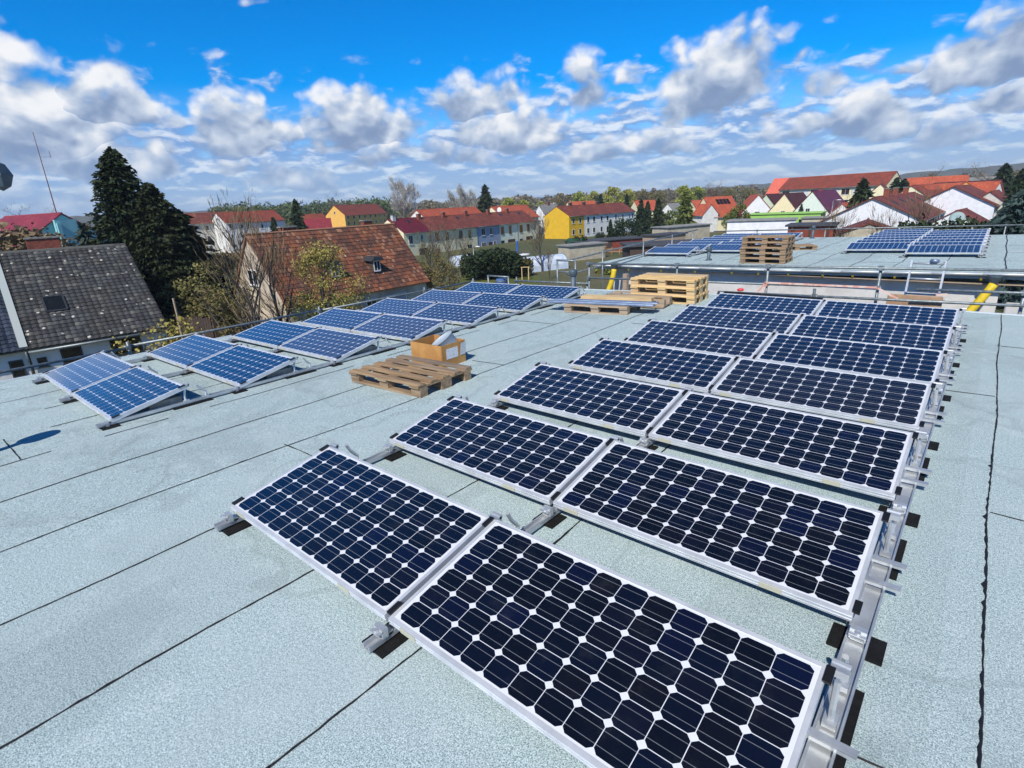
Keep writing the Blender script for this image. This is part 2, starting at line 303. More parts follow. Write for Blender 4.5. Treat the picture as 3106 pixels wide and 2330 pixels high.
# ---------------------------------------------------------------- mesh builder and object helpers
class MB:
    def __init__(s): s.v = []; s.f = []; s.uv = {}
    def add(s, vs, fs, uvs=None):
        o = len(s.v); s.v += [tuple(p) for p in vs]
        for i, f in enumerate(fs):
            if uvs: s.uv[len(s.f)] = uvs[i]
            s.f.append([o + k for k in f])
        return s
    def box(s, c, d, m=None):
        hx, hy, hz = d[0] / 2, d[1] / 2, d[2] / 2
        vs = [Vector((x, y, z)) for x in (-hx, hx) for y in (-hy, hy) for z in (-hz, hz)]
        vs = [(m @ p if m else p) + Vector(c) for p in vs]
        return s.add(vs, [(0, 1, 3, 2), (4, 6, 7, 5), (0, 4, 5, 1), (2, 3, 7, 6), (0, 2, 6, 4), (1, 5, 7, 3)])
    def bar(s, p, q, w, h=None):                    # a rectangular bar from p to q
        p, q = Vector(p), Vector(q); d = q - p
        m = d.to_track_quat('X', 'Z').to_matrix(); return s.box((p + q) / 2, (d.length, w, h or w), m)
    def tube(s, pts, r, n=8, cap=True):
        pts = [Vector(p) for p in pts]; rs = r if isinstance(r, (list, tuple)) else [r] * len(pts)
        o = len(s.v); x0 = None
        for i, p in enumerate(pts):
            d = (pts[min(i + 1, len(pts) - 1)] - pts[max(i - 1, 0)]).normalized()
            if x0 is None: x0 = d.orthogonal().normalized()
            x0 = (x0 - d * x0.dot(d)); x0 = x0.normalized() if x0.length > 1e-6 else d.orthogonal().normalized()
            y0 = d.cross(x0)
            for k in range(n):
                a = 2 * math.pi * k / n; s.v.append(tuple(p + (x0 * math.cos(a) + y0 * math.sin(a)) * rs[i]))
        for i in range(len(pts) - 1):
            for k in range(n):
                k2 = (k + 1) % n; s.f.append([o + i * n + k, o + i * n + k2, o + (i + 1) * n + k2, o + (i + 1) * n + k])
        if cap:
            s.f.append([o + k for k in range(n)][::-1]); s.f.append([o + (len(pts) - 1) * n + k for k in range(n)])
        return s
    def lathe(s, prof, c=(0, 0, 0), n=20, m=None):
        o = len(s.v)
        for r_, z in prof:
            for k in range(n):
                a = 2 * math.pi * k / n; p = Vector((r_ * math.cos(a), r_ * math.sin(a), z)); s.v.append(tuple((m @ p if m else p) + Vector(c)))
        for i in range(len(prof) - 1):
            for k in range(n):
                k2 = (k + 1) % n; s.f.append([o + i * n + k, o + i * n + k2, o + (i + 1) * n + k2, o + (i + 1) * n + k])
        return s
    def prism(s, poly, axis, a, b):                 # polygon in the plane across `axis`, pushed from a to b
        n = len(poly)
        def P(p, t): return (t, p[0], p[1]) if axis == 'x' else ((p[0], t, p[1]) if axis == 'y' else (p[0], p[1], t))
        s.add([P(p, a) for p in poly] + [P(p, b) for p in poly], [list(range(n))[::-1], list(range(n, 2 * n))] + [[i, (i + 1) % n, n + (i + 1) % n, n + i] for i in range(n)])
        return s
    def build(s, name, m, parent=None, smooth=False, loc=None):
        me = bpy.data.meshes.new(name); me.from_pydata(s.v, [], s.f)
        if s.uv:
            L = me.uv_layers.new(name='UVMap')
            for p in me.polygons:
                u = s.uv.get(p.index)
                if u:
                    for k, li in enumerate(p.loop_indices): L.data[li].uv = u[k]
        if m: me.materials.append(m)
        if smooth: me.polygons.foreach_set('use_smooth', [True] * len(me.polygons))
        o = bpy.data.objects.new(name, me); COL.objects.link(o)
        if parent: o.parent = parent
        if loc: o.location = loc
        return o
def fix_normals(o):
    import bmesh
    b = bmesh.new(); b.from_mesh(o.data); bmesh.ops.recalc_face_normals(b, faces=b.faces); b.to_mesh(o.data); b.free(); return o
def bevel(o, w=.004, seg=1):
    md = o.modifiers.new('bevel', 'BEVEL'); md.width = w; md.segments = seg; md.limit_method = 'ANGLE'; return o
def tag(o, label, cat, group=None, kind=None):
    if label: o['label'] = label
    if cat: o['category'] = cat
    if group: o['group'] = group
    if kind: o['kind'] = kind
    return o
def thing(name, label, cat, loc=(0, 0, 0), rot=(0, 0, 0), group=None):
    o = bpy.data.objects.new(name, None); COL.objects.link(o); o.location = loc; o.rotation_euler = rot; o.empty_display_size = .2
    return tag(o, label, cat, group)
def dup(o, loc=None, rot=None, label=None, scale=None, parent=None):
    c = o.copy(); COL.objects.link(c)
    if parent: c.parent = parent
    if loc is not None: c.location = loc
    if rot is not None: c.rotation_euler = rot
    if scale is not None: c.scale = scale if hasattr(scale, '__len__') else (scale,) * 3
    if label: c['label'] = label
    for ch in o.children: dup(ch, parent=c)
    return c
ORD = ['nearest', 'second', 'third', 'fourth', 'fifth', 'sixth', 'seventh', 'eighth']

# ---------------------------------------------------------------- the ground
def gmat():
    m = bpy.data.materials.new('grass_and_soil'); m.use_nodes = True; n = NT(m.node_tree); b = n.n['Principled BSDF']
    tc = n.new('ShaderNodeTexCoord').outputs['Object']
    c = n.mix(n.step(n.noise(tc, .05, 6, .65), .4, .6), (.075, .085, .022, 1), (.115, .105, .045, 1))
    c = n.mix(n.step(n.noise(tc, .9, 5, .7), .5, .75), c, (.055, .07, .018, 1))
    n.put(b.inputs['Base Color'], c); b.inputs['Roughness'].default_value = .95; return m
g = MB(); NS = 96
g.v.append((0, 0, GZ))
for rr in (60, 250, 900, 3000, 6000):
    for k in range(NS): g.v.append((rr * math.cos(2 * math.pi * k / NS), rr * math.sin(2 * math.pi * k / NS), GZ))
for k in range(NS): g.f.append([0, 1 + k, 1 + (k + 1) % NS])
for j in range(4):
    for k in range(NS): g.f.append([1 + j * NS + k, 1 + (j + 1) * NS + k, 1 + (j + 1) * NS + (k + 1) % NS, 1 + j * NS + (k + 1) % NS])
tag(g.build('ground', gmat()), 'grass and bare soil between the houses', 'ground', kind='structure')

# ---------------------------------------------------------------- the two flat-roofed buildings
RX0, RX1, RY0, RY1 = -6.8, 5.6, -4.0, 9.42
def rz(x): return 0.0 if x > -.6 else .0315 * (x + .6)
def zfar(x): return -.045 + .02 * x if x > -1 else -.065 + .012 * (x + 1)
def roof_sheet(zf, x0, x1, ya, yb, t=.02):
    b = MB(); xs = [x0 + (x1 - x0) * i / 24 for i in range(25)]
    for x in xs:
        for y in (ya, yb): b.v.append((x, y, zf(x)))
    for x in xs:
        for y in (ya, yb): b.v.append((x, y, zf(x) - t))
    for i in range(24):
        a = 2 * i; b.f.append([a, a + 2, a + 3, a + 1]); b.f.append([50 + a, 50 + a + 1, 50 + a + 3, 50 + a + 2])
        b.f.append([a, 50 + a, 50 + a + 2, a + 2]); b.f.append([a + 1, a + 3, 50 + a + 3, 50 + a + 1])
    b.f.append([0, 1, 51, 50]); b.f.append([48, 98, 99, 49]); return b
def seam(b, p, q, zf, w=.012, wob=.02, n=None, skip=0.0, lw=None):
    """a bead of squeezed-out bitumen with an uneven edge, a few millimetres proud"""
    p, q = Vector(p), Vector(q); L = (q - p).length; n = n or max(6, int(L / .05)); d = (q - p).normalized(); s = Vector((-d.y, d.x))
    ph = random.random() * 9; prev = None
    for i in range(n + 1):
        t = i / n; c = p + (q - p) * t; o = math.sin(t * L * 1.7 + ph) * wob * .6 + math.sin(t * L * 5.1 + ph * 2) * wob * .18
        on = not (skip and (math.sin(t * L * 2.3 + ph) + math.sin(t * L * 5.7 + 2 * ph)) < -2 + 4 * skip)
        wl = w * random.uniform(.25, 1.0); wr = w * random.uniform(.2, 1.0) * (1 + (random.random() < .06) * 1.2)
        if lw: wr *= lw
        a = c + s * (o - wl); e = c + s * (o + wr); k = len(b.v)
        b.v += [(a.x, a.y, zf(a.x) + .003), (c.x + s.x * o, c.y + s.y * o, zf(c.x) + .006), (e.x, e.y, zf(e.x) + .003)]
        if prev is not None and on: b.f.append([prev, prev + 1, k + 1, k]); b.f.append([prev + 1, prev + 2, k + 2, k + 1])
        prev = k
near = thing('flat_roofed_building', 'long flat roofed building in the foreground covered in pale green felt', 'building', (0, 0, GZ))
DN = Vector((0, 0, -GZ))
roof_sheet(rz, RX0, RX1, RY0, RY1).build('roof_membrane', felt, near, loc=DN)
sb = MB()
for x, sk in ((1.745, 0), (.86, 0), (-.03, 0), (-.87, 0), (-1.78, .12), (-2.68, .3), (-3.56, .25), (-4.45, .3), (-5.35, .4), (-6.2, .4)):
    seam(sb, (x + .02, RY0), (x - .02, RY1 - .02), rz, .0085, .03, skip=sk)
sb.build('seam', bitum, near, loc=DN)
sb = MB(); seam(sb, (3.62, RY0), (3.635, RY1 - .02), rz, .0055, .016, n=420, lw=1.9); sb.build('seam', bitum, near, loc=DN)
sb = MB()
for p, q, sk in (((-.92, .815), (-.04, .825), 0), ((-3.55, -.655), (-2.7, -.66), 0), ((-1.76, 3.6), (-.9, 3.62), .3), ((-.88, 6.4), (-.05, 6.42), .4), ((3.24, 5.17), (3.62, 5.2), .1), ((3.64, 7.31), (5.4, 7.2), .2), ((3.63, 2.8), (5.4, 2.7), .05), ((3.0, .63), (3.61, .67), 0), ((-.03, 2.9), (.85, 2.9), 0), ((-2.66, 5.9), (-1.8, 5.9), .4)):
    seam(sb, p, q, rz, .008, .012, skip=sk)
sb.build('cross_joint', bitum, near, loc=DN)
for zf, x0, x1, ya, yb, par, off in ((rz, RX0, RX1, RY0, RY1, near, DN),):
    b = MB()
    for i in range(24):
        xa = x0 + (x1 - x0) * i / 24; xb = x0 + (x1 - x0) * (i + 1) / 24
        b.bar((xa, yb + .02, zf(xa) - .035), (xb, yb + .02, zf(xb) - .035), .03, .1)
    b.build('drip_edge', trimw, par, loc=off)
MB().box((RX0 - .02, (RY0 + RY1) / 2, rz(RX0) - .05), (.035, RY1 - RY0, .12)).build('roof_trim', trimw, near, loc=DN)
MB().box(((RX0 + RX1) / 2, (RY0 + RY1) / 2, (-.28 + GZ) / 2), (RX1 - RX0 - .5, RY1 - RY0 - .5, -.28 - GZ)).build('wall', render_, near, loc=DN)
MB().box(((RX0 + RX1) / 2, (RY0 + RY1) / 2, -.26), (RX1 - RX0 - .06, RY1 - RY0 - .06, .03)).build('roof_deck', fascia, near, loc=DN)

FX0, FX1, FY0, FY1 = -6.4, 4.15, 14.45, 25.2
far = thing('flat_roofed_building', 'flat roofed building across the gap with grey rendered wall and eaves gutter', 'building', (0, 0, GZ))
roof_sheet(zfar, FX0, FX1, FY0, FY1, .03).build('roof_membrane', felt, far, loc=DN)
sb = MB()
for x, sk in ((2.55, 0), (1.65, 0), (.75, 0), (-.2, 0), (-1.05, 0), (-1.95, .2), (-2.8, .25), (-3.7, .3), (-4.6, .35), (-5.5, .4)): seam(sb, (x, FY0 + .02), (x + .05, FY1), zfar, .015, .04, skip=sk)
seam(sb, (3.66, FY0 + .02), (3.68, FY1), zfar, .02, .02)
for y in (16.5, 18.6, 20.9): seam(sb, (3.68, y), (FX1, y - .05), zfar, .008, .02)
for x0, x1, y in ((-1.05, -.2, 18.1), (-2.8, -1.95, 16.2), (.75, 1.65, 15.9), (-3.7, -2.8, 17.5)): seam(sb, (x0, y), (x1, y), zfar, .009, .02)
sb.build('seam', bitum, far, loc=DN)
b = MB(); b.box(((FX0 + FX1) / 2, (FY0 + FY1) / 2 + .05, (-.3 + GZ) / 2), (FX1 - FX0 - 1.0, FY1 - FY0 - .5, -.3 - GZ)); b.build('wall', render_, far, loc=DN)
b = MB()
for i in range(12):
    xa = FX0 + (FX1 - FX0) * i / 12; xb = FX0 + (FX1 - FX0) * (i + 1) / 12
    b.bar((xa, FY0 + .012, zfar(xa) - .09), (xb, FY0 + .012, zfar(xb) - .09), .02, .16)
b.build('fascia', fascia, far, loc=DN)
b = MB(); b.box(((FX0 + FX1) / 2, FY0 + .2, -.26), (FX1 - FX0 - .02, .34, .02)); b.build('soffit', wood_gy, far, loc=DN)
b = MB()                                            # half-round gutter
for i in range(12):
    xa = FX0 - .05 + (FX1 - FX0 + .1) * i / 12; xb = FX0 - .05 + (FX1 - FX0 + .1) * (i + 1) / 12; k = len(b.v)
    for x in (xa, xb):
        for j in range(7):
            a = math.pi * j / 6; b.v.append((x, FY0 - .055 - .05 * math.cos(a), zfar(x) - .045 - .05 * math.sin(a)))
    for j in range(6): b.f.append([k + j, k + j + 1, k + 7 + j + 1, k + 7 + j])
gt = b.build('gutter', trimw, far, True, loc=DN); md = gt.modifiers.new('s', 'SOLIDIFY'); md.thickness = .006
for x in (-5.2, -4.1, -3.05, -2.0, -1.3, -.55, .25, .9, 1.75, 2.6, 3.3):
    MB().prism([(FY0 - .03, -.16), (FY0 + .02, -.16), (FY0 + .02, -.205), (FY0, -.205)], 'x', x - .02, x + .02).build('gutter_bracket', yell, far, loc=DN + Vector((0, 0, zfar(x))))

# ---------------------------------------------------------------- solar panels
def make_panel(label, group):
    root = thing('solar_panel', label, 'solar panel', group=group)
    fw, fh = .018, .042; f = MB()
    f.box((PL / 2, fw / 2, -fh / 2), (PL, fw, fh)); f.box((PL / 2, PW - fw / 2, -fh / 2), (PL, fw, fh))
    f.box((fw / 2, PW / 2, -fh / 2), (fw, PW - 2 * fw, fh)); f.box((PL - fw / 2, PW / 2, -fh / 2), (fw, PW - 2 * fw, fh))
    for z in (-.012, -.03): f.box((PL / 2, -.001, z), (PL, .004, .003))
    f.build('frame', alup, root)
    MB().box((PL / 2, PW / 2, -.006), (PL - 2 * fw, PW - 2 * fw, .007)).build('cell_glass', cellm, root)
    for x in (.13, PL - .33): MB().box((x, -.0035, -.021), (.1, .003, .03)).build('frame_sticker', MATS.get('stk') or mat('stk', lin(196, 194, 172), .6), root)
    return root
gr_r, gr_l, gr_f1, gr_f2 = 'panels of the right-hand array', 'panels of the left-hand array', 'panels at the left of the far roof', 'panels at the right of the far roof'
def lab(side, r, arr):
    o = ['front', 'second', 'third', 'fourth', 'fifth', 'sixth', 'rearmost'][r]
    return f'white framed solar panel, {side} one of the {o} row in the {arr} array'
proto = make_panel(lab('left', 0, 'large right-hand'), gr_r)
TILT = .19401
first = True
for r in range(7):
    for c in range(2):
        loc = (c * (PL + .028), r * 1.23484, .12); rot = (TILT, 0, 0); lb = lab(('left', 'right')[c], r, 'large right-hand')
        if first: proto.location = loc; proto.rotation_euler = rot; first = False
        else: dup(proto, loc, rot, lb)
lz = lambda X, Y: -.066 + .0215 * X - .0017 * Y
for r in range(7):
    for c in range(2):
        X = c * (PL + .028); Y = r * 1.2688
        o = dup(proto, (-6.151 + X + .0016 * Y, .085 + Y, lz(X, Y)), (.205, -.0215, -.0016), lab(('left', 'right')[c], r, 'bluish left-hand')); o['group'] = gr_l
        gf = {(0, 0): .75, (1, 0): .3, (2, 1): .45, (3, 0): .3, (3, 1): .5, (4, 0): .4, (4, 1): .2, (5, 0): .45}.get((r, c), 0)  # how strongly each panel's cells carry the painted cloud reflection
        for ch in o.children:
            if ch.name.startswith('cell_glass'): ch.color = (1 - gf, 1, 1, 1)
FP1, FP2 = 1.12, 1.06
for r in range(7):
    for c in range(2):
        if r == 0 and c == 1: continue
        x = -5.85 + c * (PL + .028)
        o = dup(proto, (x, 16.75 + r * FP1, zfar(x) + .12), (TILT, -.012, 0), lab(('left', 'right')[c], r, 'small far-roof left')); o['group'] = gr_f1
        x = -.02 + c * (PL + .03)
        o = dup(proto, (x, 17.25 + r * FP2 + (1 - c) * FP2, zfar(x) + .12), (TILT, -.02, 0), lab(('left', 'right')[c], r, 'small far-roof right')); o['group'] = gr_f2
# the far right array starts one row earlier in its right column
x = -.02 + PL + .03; o = dup(proto, (x, 17.25, zfar(x) + .12), (TILT, -.02, 0), lab('right', 0, 'small far-roof right')); o['group'] = gr_f2

# mounting rails with pads, hinge brackets, rear legs and clamps
def mount(x, ys, zf, zlow, tilt, label, group, side=0, w=.05, detail=True, clampx=0.0, bars=False):
    root = thing('mounting_rail', label, 'mounting rail', (x, ys[0], zf(x)), group=group)
    L = ys[-1] - ys[0] + PW + .22; h = lambda z: z - zf(x)
    y0 = ys[0]; rb = MB()
    rb.box((0, L / 2 - .12, .026), (w, L, .006)); rb.box((-w / 2 + .004, L / 2 - .12, .04), (.008, L, .022)); rb.box((w / 2 - .004, L / 2 - .12, .04), (.008, L, .022))
    rb.box((0, L / 2 - .12, .018), (w * .5, L, .01)); rb.build('rail', alu, root)
    for i, yy in enumerate(ys):
        y = yy - y0; zl = h(zlow(yy)); ch, sh = math.cos(tilt), math.sin(tilt)
        MB().box((.0 * side, y - .02, .0065), (.2 if side else .15, .15, .011)).build('rubber_pad', rubber, root)
        MB().box((.012 * side, y + .75, .0065), (.12, .40, .011)).build('rubber_pad', rubber, root)
        b = MB(); b.box((0, y - .035, zl - .05), (.062, .03, .05)); b.box((0, y - .06, zl - .038), (.062, .03, .006)); b.box((0, y - .02, .05), (.05, .06, .02)); b.tube([(0, y - .06, zl - .036), (0, y - .06, zl - .026)], .011, 8)
        b.build('hinge_bracket', alu, root)
        if detail:
            m = Matrix.Rotation(tilt, 3, 'X')
            for v in (.05, PW - .04): MB().box((clampx, y + v * ch, zl + v * sh + .004), (.028, .07, .012), m).build('panel_clamp', blackp, root)
        yh, zh = y + PW * ch, zl + PW * sh
        for dy, lean in ((-.015, -.02), (.17, .05)):
            lg = MB(); top = (0, yh + dy * .35, zh - .045); k = (zh - .1)
            pts = [(0, yh + dy + lean * .2, .04), (0, yh + dy + lean * .5, .04 + k * .45), (0, yh + dy * .8 + lean * .1, .04 + k * .85), top if dy < 0 else (0, yh + dy * .55 + .02, zh - .03)]
            lg.tube(pts, .012, 6); lg.box((0, pts[0][1], .05), (.045, .06, .024)); lg.build('rear_leg', alu, root)
        hb = MB(); hb.box((0, yh + .012, zh - .012), (.06, .045, .03)); hb.tube([(-.03, yh + .03, zh - .0), (.03, yh + .03, zh - .0)], .013, 8); hb.build('head_clip', alu, root)
        if bars:
            for dv in (.40, .605):
                cb = MB(); cb.box((side * .02, y + dv, .062), (.22, .036, .004)); cb.box((side * .02, y + dv - .016, .053), (.22, .004, .018)); cb.box((side * .02, y + dv + .016, .053), (.22, .004, .018))
                cb.build('cross_bar', alu, root)
    return root
gm = 'mounting rails under the panels'
ysr = [r * 1.23484 for r in range(7)]; zr_ = lambda yy: .12
mount(.035, ysr, rz, zr_, TILT, 'aluminium mounting rail along the left edge of the large right-hand array', gm, -1, clampx=-.03)
mount(PL + .014, ysr, rz, zr_, TILT, 'aluminium mounting rail in the gap down the middle of the large right-hand array', gm)
mr = mount(2 * PL + .062, ysr, rz, zr_, TILT, 'wide aluminium mounting rail with stub cross bars, right edge of the right-hand array', gm, 1, w=.085, clampx=-.025, bars=True)
for cbr in [c for c in mr.children if c.name.startswith('cross_bar')]: cbr.location.x -= .03
ysl = [.085 + r * 1.2688 for r in range(7)]
for X, t, s in ((.02, 'left edge', -1), (PL + .014, 'middle gap', 0), (2 * PL - .0, 'right edge', 1)):
    mount(-6.151 + X, ysl, rz, (lambda yy, X=X: lz(X, yy - .085)), .205, f'aluminium mounting rail with upright legs along the {t} of the bluish left-hand array', gm, s, clampx=.02 * s)
zfm = lambda yy: zfar(0) + .12
for x, t, s, n0, n1, y0, fp, arr in ((-5.83, 'left edge', 0, 0, 7, 16.75, FP1, 'left'), (-4.26, 'middle gap', 0, 0, 7, 16.75, FP1, 'left'), (-2.67, 'right edge', 0, 1, 7, 16.75, FP1, 'left'),
                           (0, 'left edge', -1, 1, 7, 17.25, FP2, 'right'), (PL, 'middle gap', -1, 0, 7, 17.25, FP2, 'right'), (2 * PL + .03, 'right edge', 1, 0, 7, 17.25, FP2, 'right')):
    m_ = mount(x, [y0 + r * fp for r in range(n0, n1)], zfar, (lambda yy, x=x: zfar(x) + .12), TILT, f'aluminium mounting rail along the {t} of the small far-roof {arr} array', gm, s, w=.06, detail=False, bars=(s == 1))
    for cbr in [c for c in m_.children if c.name.startswith('cross_bar')]: cbr.location.x -= .03
# ballast blocks under the left array and paving slabs under the right one
for r in range(7):
    x, y = -3.13, .085 + r * 1.2688 + .52
    k = bevel(MB().box((0, 0, .045), (.24, .32, .088)).build('concrete_block', concrete), .006)
    k.location = (x, y, rz(x) + .03); k.rotation_euler = (0, 0, random.uniform(-.06, .06))
    tag(k, f'grey concrete ballast block under the right panel of the {["front","second","third","fourth","fifth","sixth","rearmost"][r]} left-hand row', 'ballast block', 'concrete ballast blocks under the left-hand array')

# ---------------------------------------------------------------- pallets
def make_pallet(label, m, group=None):
    root = thing('pallet', label, 'pallet', group=group); L, Wd = 1.2, .8
    ys = [-.35, -.175, 0, .175, .35]; ws = [.1, .1, .1, .1, .1]
    top = MB()
    for y, w in zip(ys, ws): top.box((random.uniform(-.006, .006), y, .133), (L, w, .022))
    bevel(top.build('top_boards', m, root), .003)
    st = MB()
    for x in (-.5275, 0, .5275): st.box((x, 0, .111), (.145, Wd, .022))
    st.build('stringer_boards', m, root)
    for x in (-.5275, 0, .5275):
        for y in (-.3275, 0, .3275): MB().box((x, y, .061), (.145, .1 if y else .145, .078)).build('block', m, root)
    bt = MB()
    for y, w in ((-.3275, .1), (0, .145), (.3275, .1)): bt.box((0, y, .011), (L, w, .022))
    bt.build('bottom_boards', m, root); return root
gp = 'wooden pallets on the roofs'
p0 = make_pallet('worn brown pallet lying alone on the felt in front of the cardboard box', wood_old, gp); p0.location = (-1.43, 2.62, rz(-1.43) + .004); p0.rotation_euler = (0, rz(-2) * .5 - .0, .02)
p1 = make_pallet('pale pallet carrying loose zinc sheets and a plank, beyond the left-hand array', wood_gy, gp); p1.location = (-1.72, 7.28, rz(-1.7)); p1.rotation_euler = (0, -.02, .12)
p2 = make_pallet('fresh yellow pallet on top of the stack behind the loaded pallet', wood_new, gp); p2.location = (-1.1, 8.57, .288); p2.rotation_euler = (0, 0, .07)
dup(p2, (-1.09, 8.55, .144), (0, 0, .085), 'fresh yellow pallet in the middle of the stack behind the loaded pallet')
dup(p2, (-1.08, 8.56, 0.0), (0, 0, .075), 'fresh yellow pallet at the bottom of the stack behind the loaded pallet')
p3 = dup(p1, (-1.42, 7.99, .147), (math.pi + .0, 0, .14), 'upturned grey pallet lying against the foot of the yellow pallet stack')
for c in list(p3.children): pass
zs = zfar(-1.4)
for i in range(5):
    o = dup(p0, (-1.48 + random.uniform(-.02, .02), 15.62 + random.uniform(-.02, .02), zs + i * .1445), (0, 0, random.uniform(-.03, .03) + .02),
            f'weathered pallet, {["lowest", "second from the bottom", "middle one", "second from the top", "topmost"][i]} of the five stacked on the far roof')
dup(p0, (-1.75, 19.6, zfar(-1.7)), (0, 0, .5), 'weathered pallet lying flat behind the five-high stack on the far roof')

# cardboard box with a zinc ring in it
bx = thing('cardboard_box', 'open brown cardboard box holding a zinc pipe collar behind the flat pallet', 'box', (-1.745, 3.345, rz(-1.745)), (0, 0, .03))
bw, bd, bh, t = .55, .41, .29, .006
q = MB()
q.box((0, -bd / 2, bh / 2), (bw, t, bh)); q.box((0, bd / 2, bh / 2), (bw, t, bh)); q.box((-bw / 2, 0, bh / 2), (t, bd - t, bh)); q.box((bw / 2, 0, bh / 2), (t, bd - t, bh)); q.box((0, 0, .006), (bw - t, bd - t, .008))
q.build('box_wall', cardb, bx)
MB().box((bw / 2 + .005, -.03, .17), (.002, .2, .13)).build('paper_label', paperw, bx)
MB().box((bw / 2 + .02, .15, .19), (.002, .09, .16), Matrix.Rotation(.15, 3, 'Y')).build('loose_label', paperw, bx)
ring = MB(); m = Vector((-.34, -.44, .84)).to_track_quat('Z', 'Y').to_matrix()
ring.lathe([(.155, -.09), (.16, .04), (.168, .046), (.155, .04), (.15, .028), (0.0, .03)], (0, 0, 0), 32, m)
ro = ring.build('zinc_collar', zincw, None, True); ro.location = (-1.70, 3.40, rz(-1.75) + .262); tag(ro, 'round galvanised collar tilted inside the cardboard box', 'pipe collar')
junk = MB()
for i in range(14): junk.bar((random.uniform(-.22, .2), random.uniform(-.15, .15), .19), (random.uniform(-.22, .2), random.uniform(-.15, .15), random.uniform(.2, .25)), .02, .02)
jo = junk.build('bracket_offcuts', wood_dk); jo.location = (-1.7, 3.36, rz(-1.7)); tag(jo, 'loose brown offcuts in the cardboard box under the zinc collar', 'offcuts')

# zinc sheets and plank on the pallet
for i, (dy, dz, L_, dx, rot) in enumerate(((-.22, .003, 2.0, -.02, .13), (-.12, .02, 1.95, .03, .118), (-.01, .004, 1.9, 0, .135))):
    s = MB(); s.prism([(-.09, 0), (-.085, .004), (-.05, .012), (-.04, .03), (.04, .03), (.05, .012), (.085, .004), (.09, 0), (.05, .008), (.04, .026), (-.04, .026), (-.05, .008)], 'x', -L_ / 2, L_ / 2)
    o = fix_normals(s.build('zinc_profile', zinc)); o.location = (-1.68 + dx, 7.28 + dy, rz(-1.7) + .146 + dz); o.rotation_euler = (0, -.02, rot)
    tag(o, ['blue grey zinc profile at the front edge of the loaded pallet', 'blue grey zinc profile in the middle of the loaded pallet, tip sticking out furthest right', 'blue grey zinc profile next to the plank on the loaded pallet'][i], 'metal profile', 'zinc profiles on the pallet')
o = MB().box((0, 0, .03), (1.35, .2, .06)).build('plank', wood_new); o.location = (-1.62, 7.56, rz(-1.6) + .147); o.rotation_euler = (0, -.02, .12); tag(o, 'pale timber plank along the back of the loaded pallet', 'plank')

# vents
def vent(label, loc, h=.36, r=.055, capr=.1):
    root = thing('vent_pipe', label, 'vent pipe', loc, group='grey roof vent pipes')
    MB().lathe([(r * 2.2, 0), (r * 2.2, .012), (r * 1.15, .03), (r, .05), (r, h), (0, h)], n=20).build('pipe', pvc, root, True)
    MB().lathe([(r * 1.02, h - .06), (capr, h - .03), (capr, h + .05), (capr * .92, h + .075), (capr * .4, h + .095), (0, h + .1)], n=20).build('cap', pvc, root, True)
    return root
vent('grey plastic vent pipe with hood behind the rearmost left-hand panel', (-3.62, 9.1, rz(-3.6)), .4, .06, .095)
vent('grey vent pipe on the far roof in front of the left panels', (-3.22, 15.85, zfar(-3.2)), .32, .05, .085)
vent('grey vent pipe far back on the far roof behind the pallet stack', (-2.35, 24.6, zfar(-2.3)), .42, .05, .085)
vent('grey vent pipe whose long shadow falls at the left edge of the near roof', (-3.15, -.93, rz(-3.15)), .5, .05, .13)

# ---------------------------------------------------------------- scaffolding between and beside the roofs
gs = 'scaffold guard rails'
def coupler(b, p): b.box(p, (.075, .07, .075)); b.tube([(p[0] - .05, p[1], p[2]), (p[0] + .05, p[1], p[2])], .034, 8)
SY = 10.2
fr = thing('scaffold_rail', 'galvanised scaffold guard rail with posts in the gap between both roofs', 'scaffolding', (0, SY, -.5), group=gs)
pz = lambda x: .475 + .02 * x + .5
for x in (-3.91, -1.69, .154, 1.981, 3.86):
    pm = MB(); pm.tube([(x, 0, -.75), (x, 0, pz(x) + .04)], .024, 10); pm.build('post', galv, fr, True)
def rail(z0, xa, xb, dy=-.045, r=.0225):
    MB().tube([(xa, dy, z0 + .02 * xa + .5), (xb, dy, z0 + .02 * xb + .5)], r, 10).build('rail', galv, fr, True)
rail(.475, -3.95, 5.2); rail(.14, -3.95, 1.12); rail(.14, 2.52, 5.0); rail(-.045, -.75, 5.2, -.09)
cp = MB()
for x in (-3.91, -1.69, .154, 1.981, 3.86):
    for z in (.475, .14): coupler(cp, (x, -.03, z + .02 * x + .5)); cp.build('coupler', galv, fr); cp = MB()
coupler(cp, (1.03, -.09, .475)); cp.tube([(1.03, -.13, .40), (1.03, -.13, .62)], .026, 8); cp.build('coupler', galv, fr)
for (xa, za, xb, zb) in ((.13, .675, 1.98, .69), (1.99, .68, 2.3, .52), (.15, .67, -.03, .4), (.17, .66, .09, .36), (2.95, .64, 2.8, .62)): MB().bar((xa, -.075, za), (xb, -.075, zb), .004, .035).build('barrier_tape', tape, fr)
# end frames to the left
for i, (xa, xb, z0, z1, y, lb) in enumerate(((-4.853, -4.308, -.75, .445, SY, 'taller galvanised end frame of the scaffold, left of the gap rail'), (-7.25, -6.5, -.75, -.05, SY, 'low galvanised end frame of the scaffold behind the left-hand array'))):
    e = thing('scaffold_gate', lb, 'scaffolding', ((xa + xb) / 2, y, z0), group='scaffold end frames'); hw = (xb - xa) / 2; H = z1 - z0
    for s in (-1, 1): MB().tube([(s * hw, 0, 0), (s * hw, 0, H)], .024, 10).build('post', galv, e, True)
    MB().tube([(-hw - .02, 0, H), (hw + .02, 0, H)], .024, 10).build('top_rail', galv, e, True)
    MB().tube([(-hw, -.0, H - .28), (hw, -.0, H - .28)], .02, 10).build('middle_rail', galv, e, True)
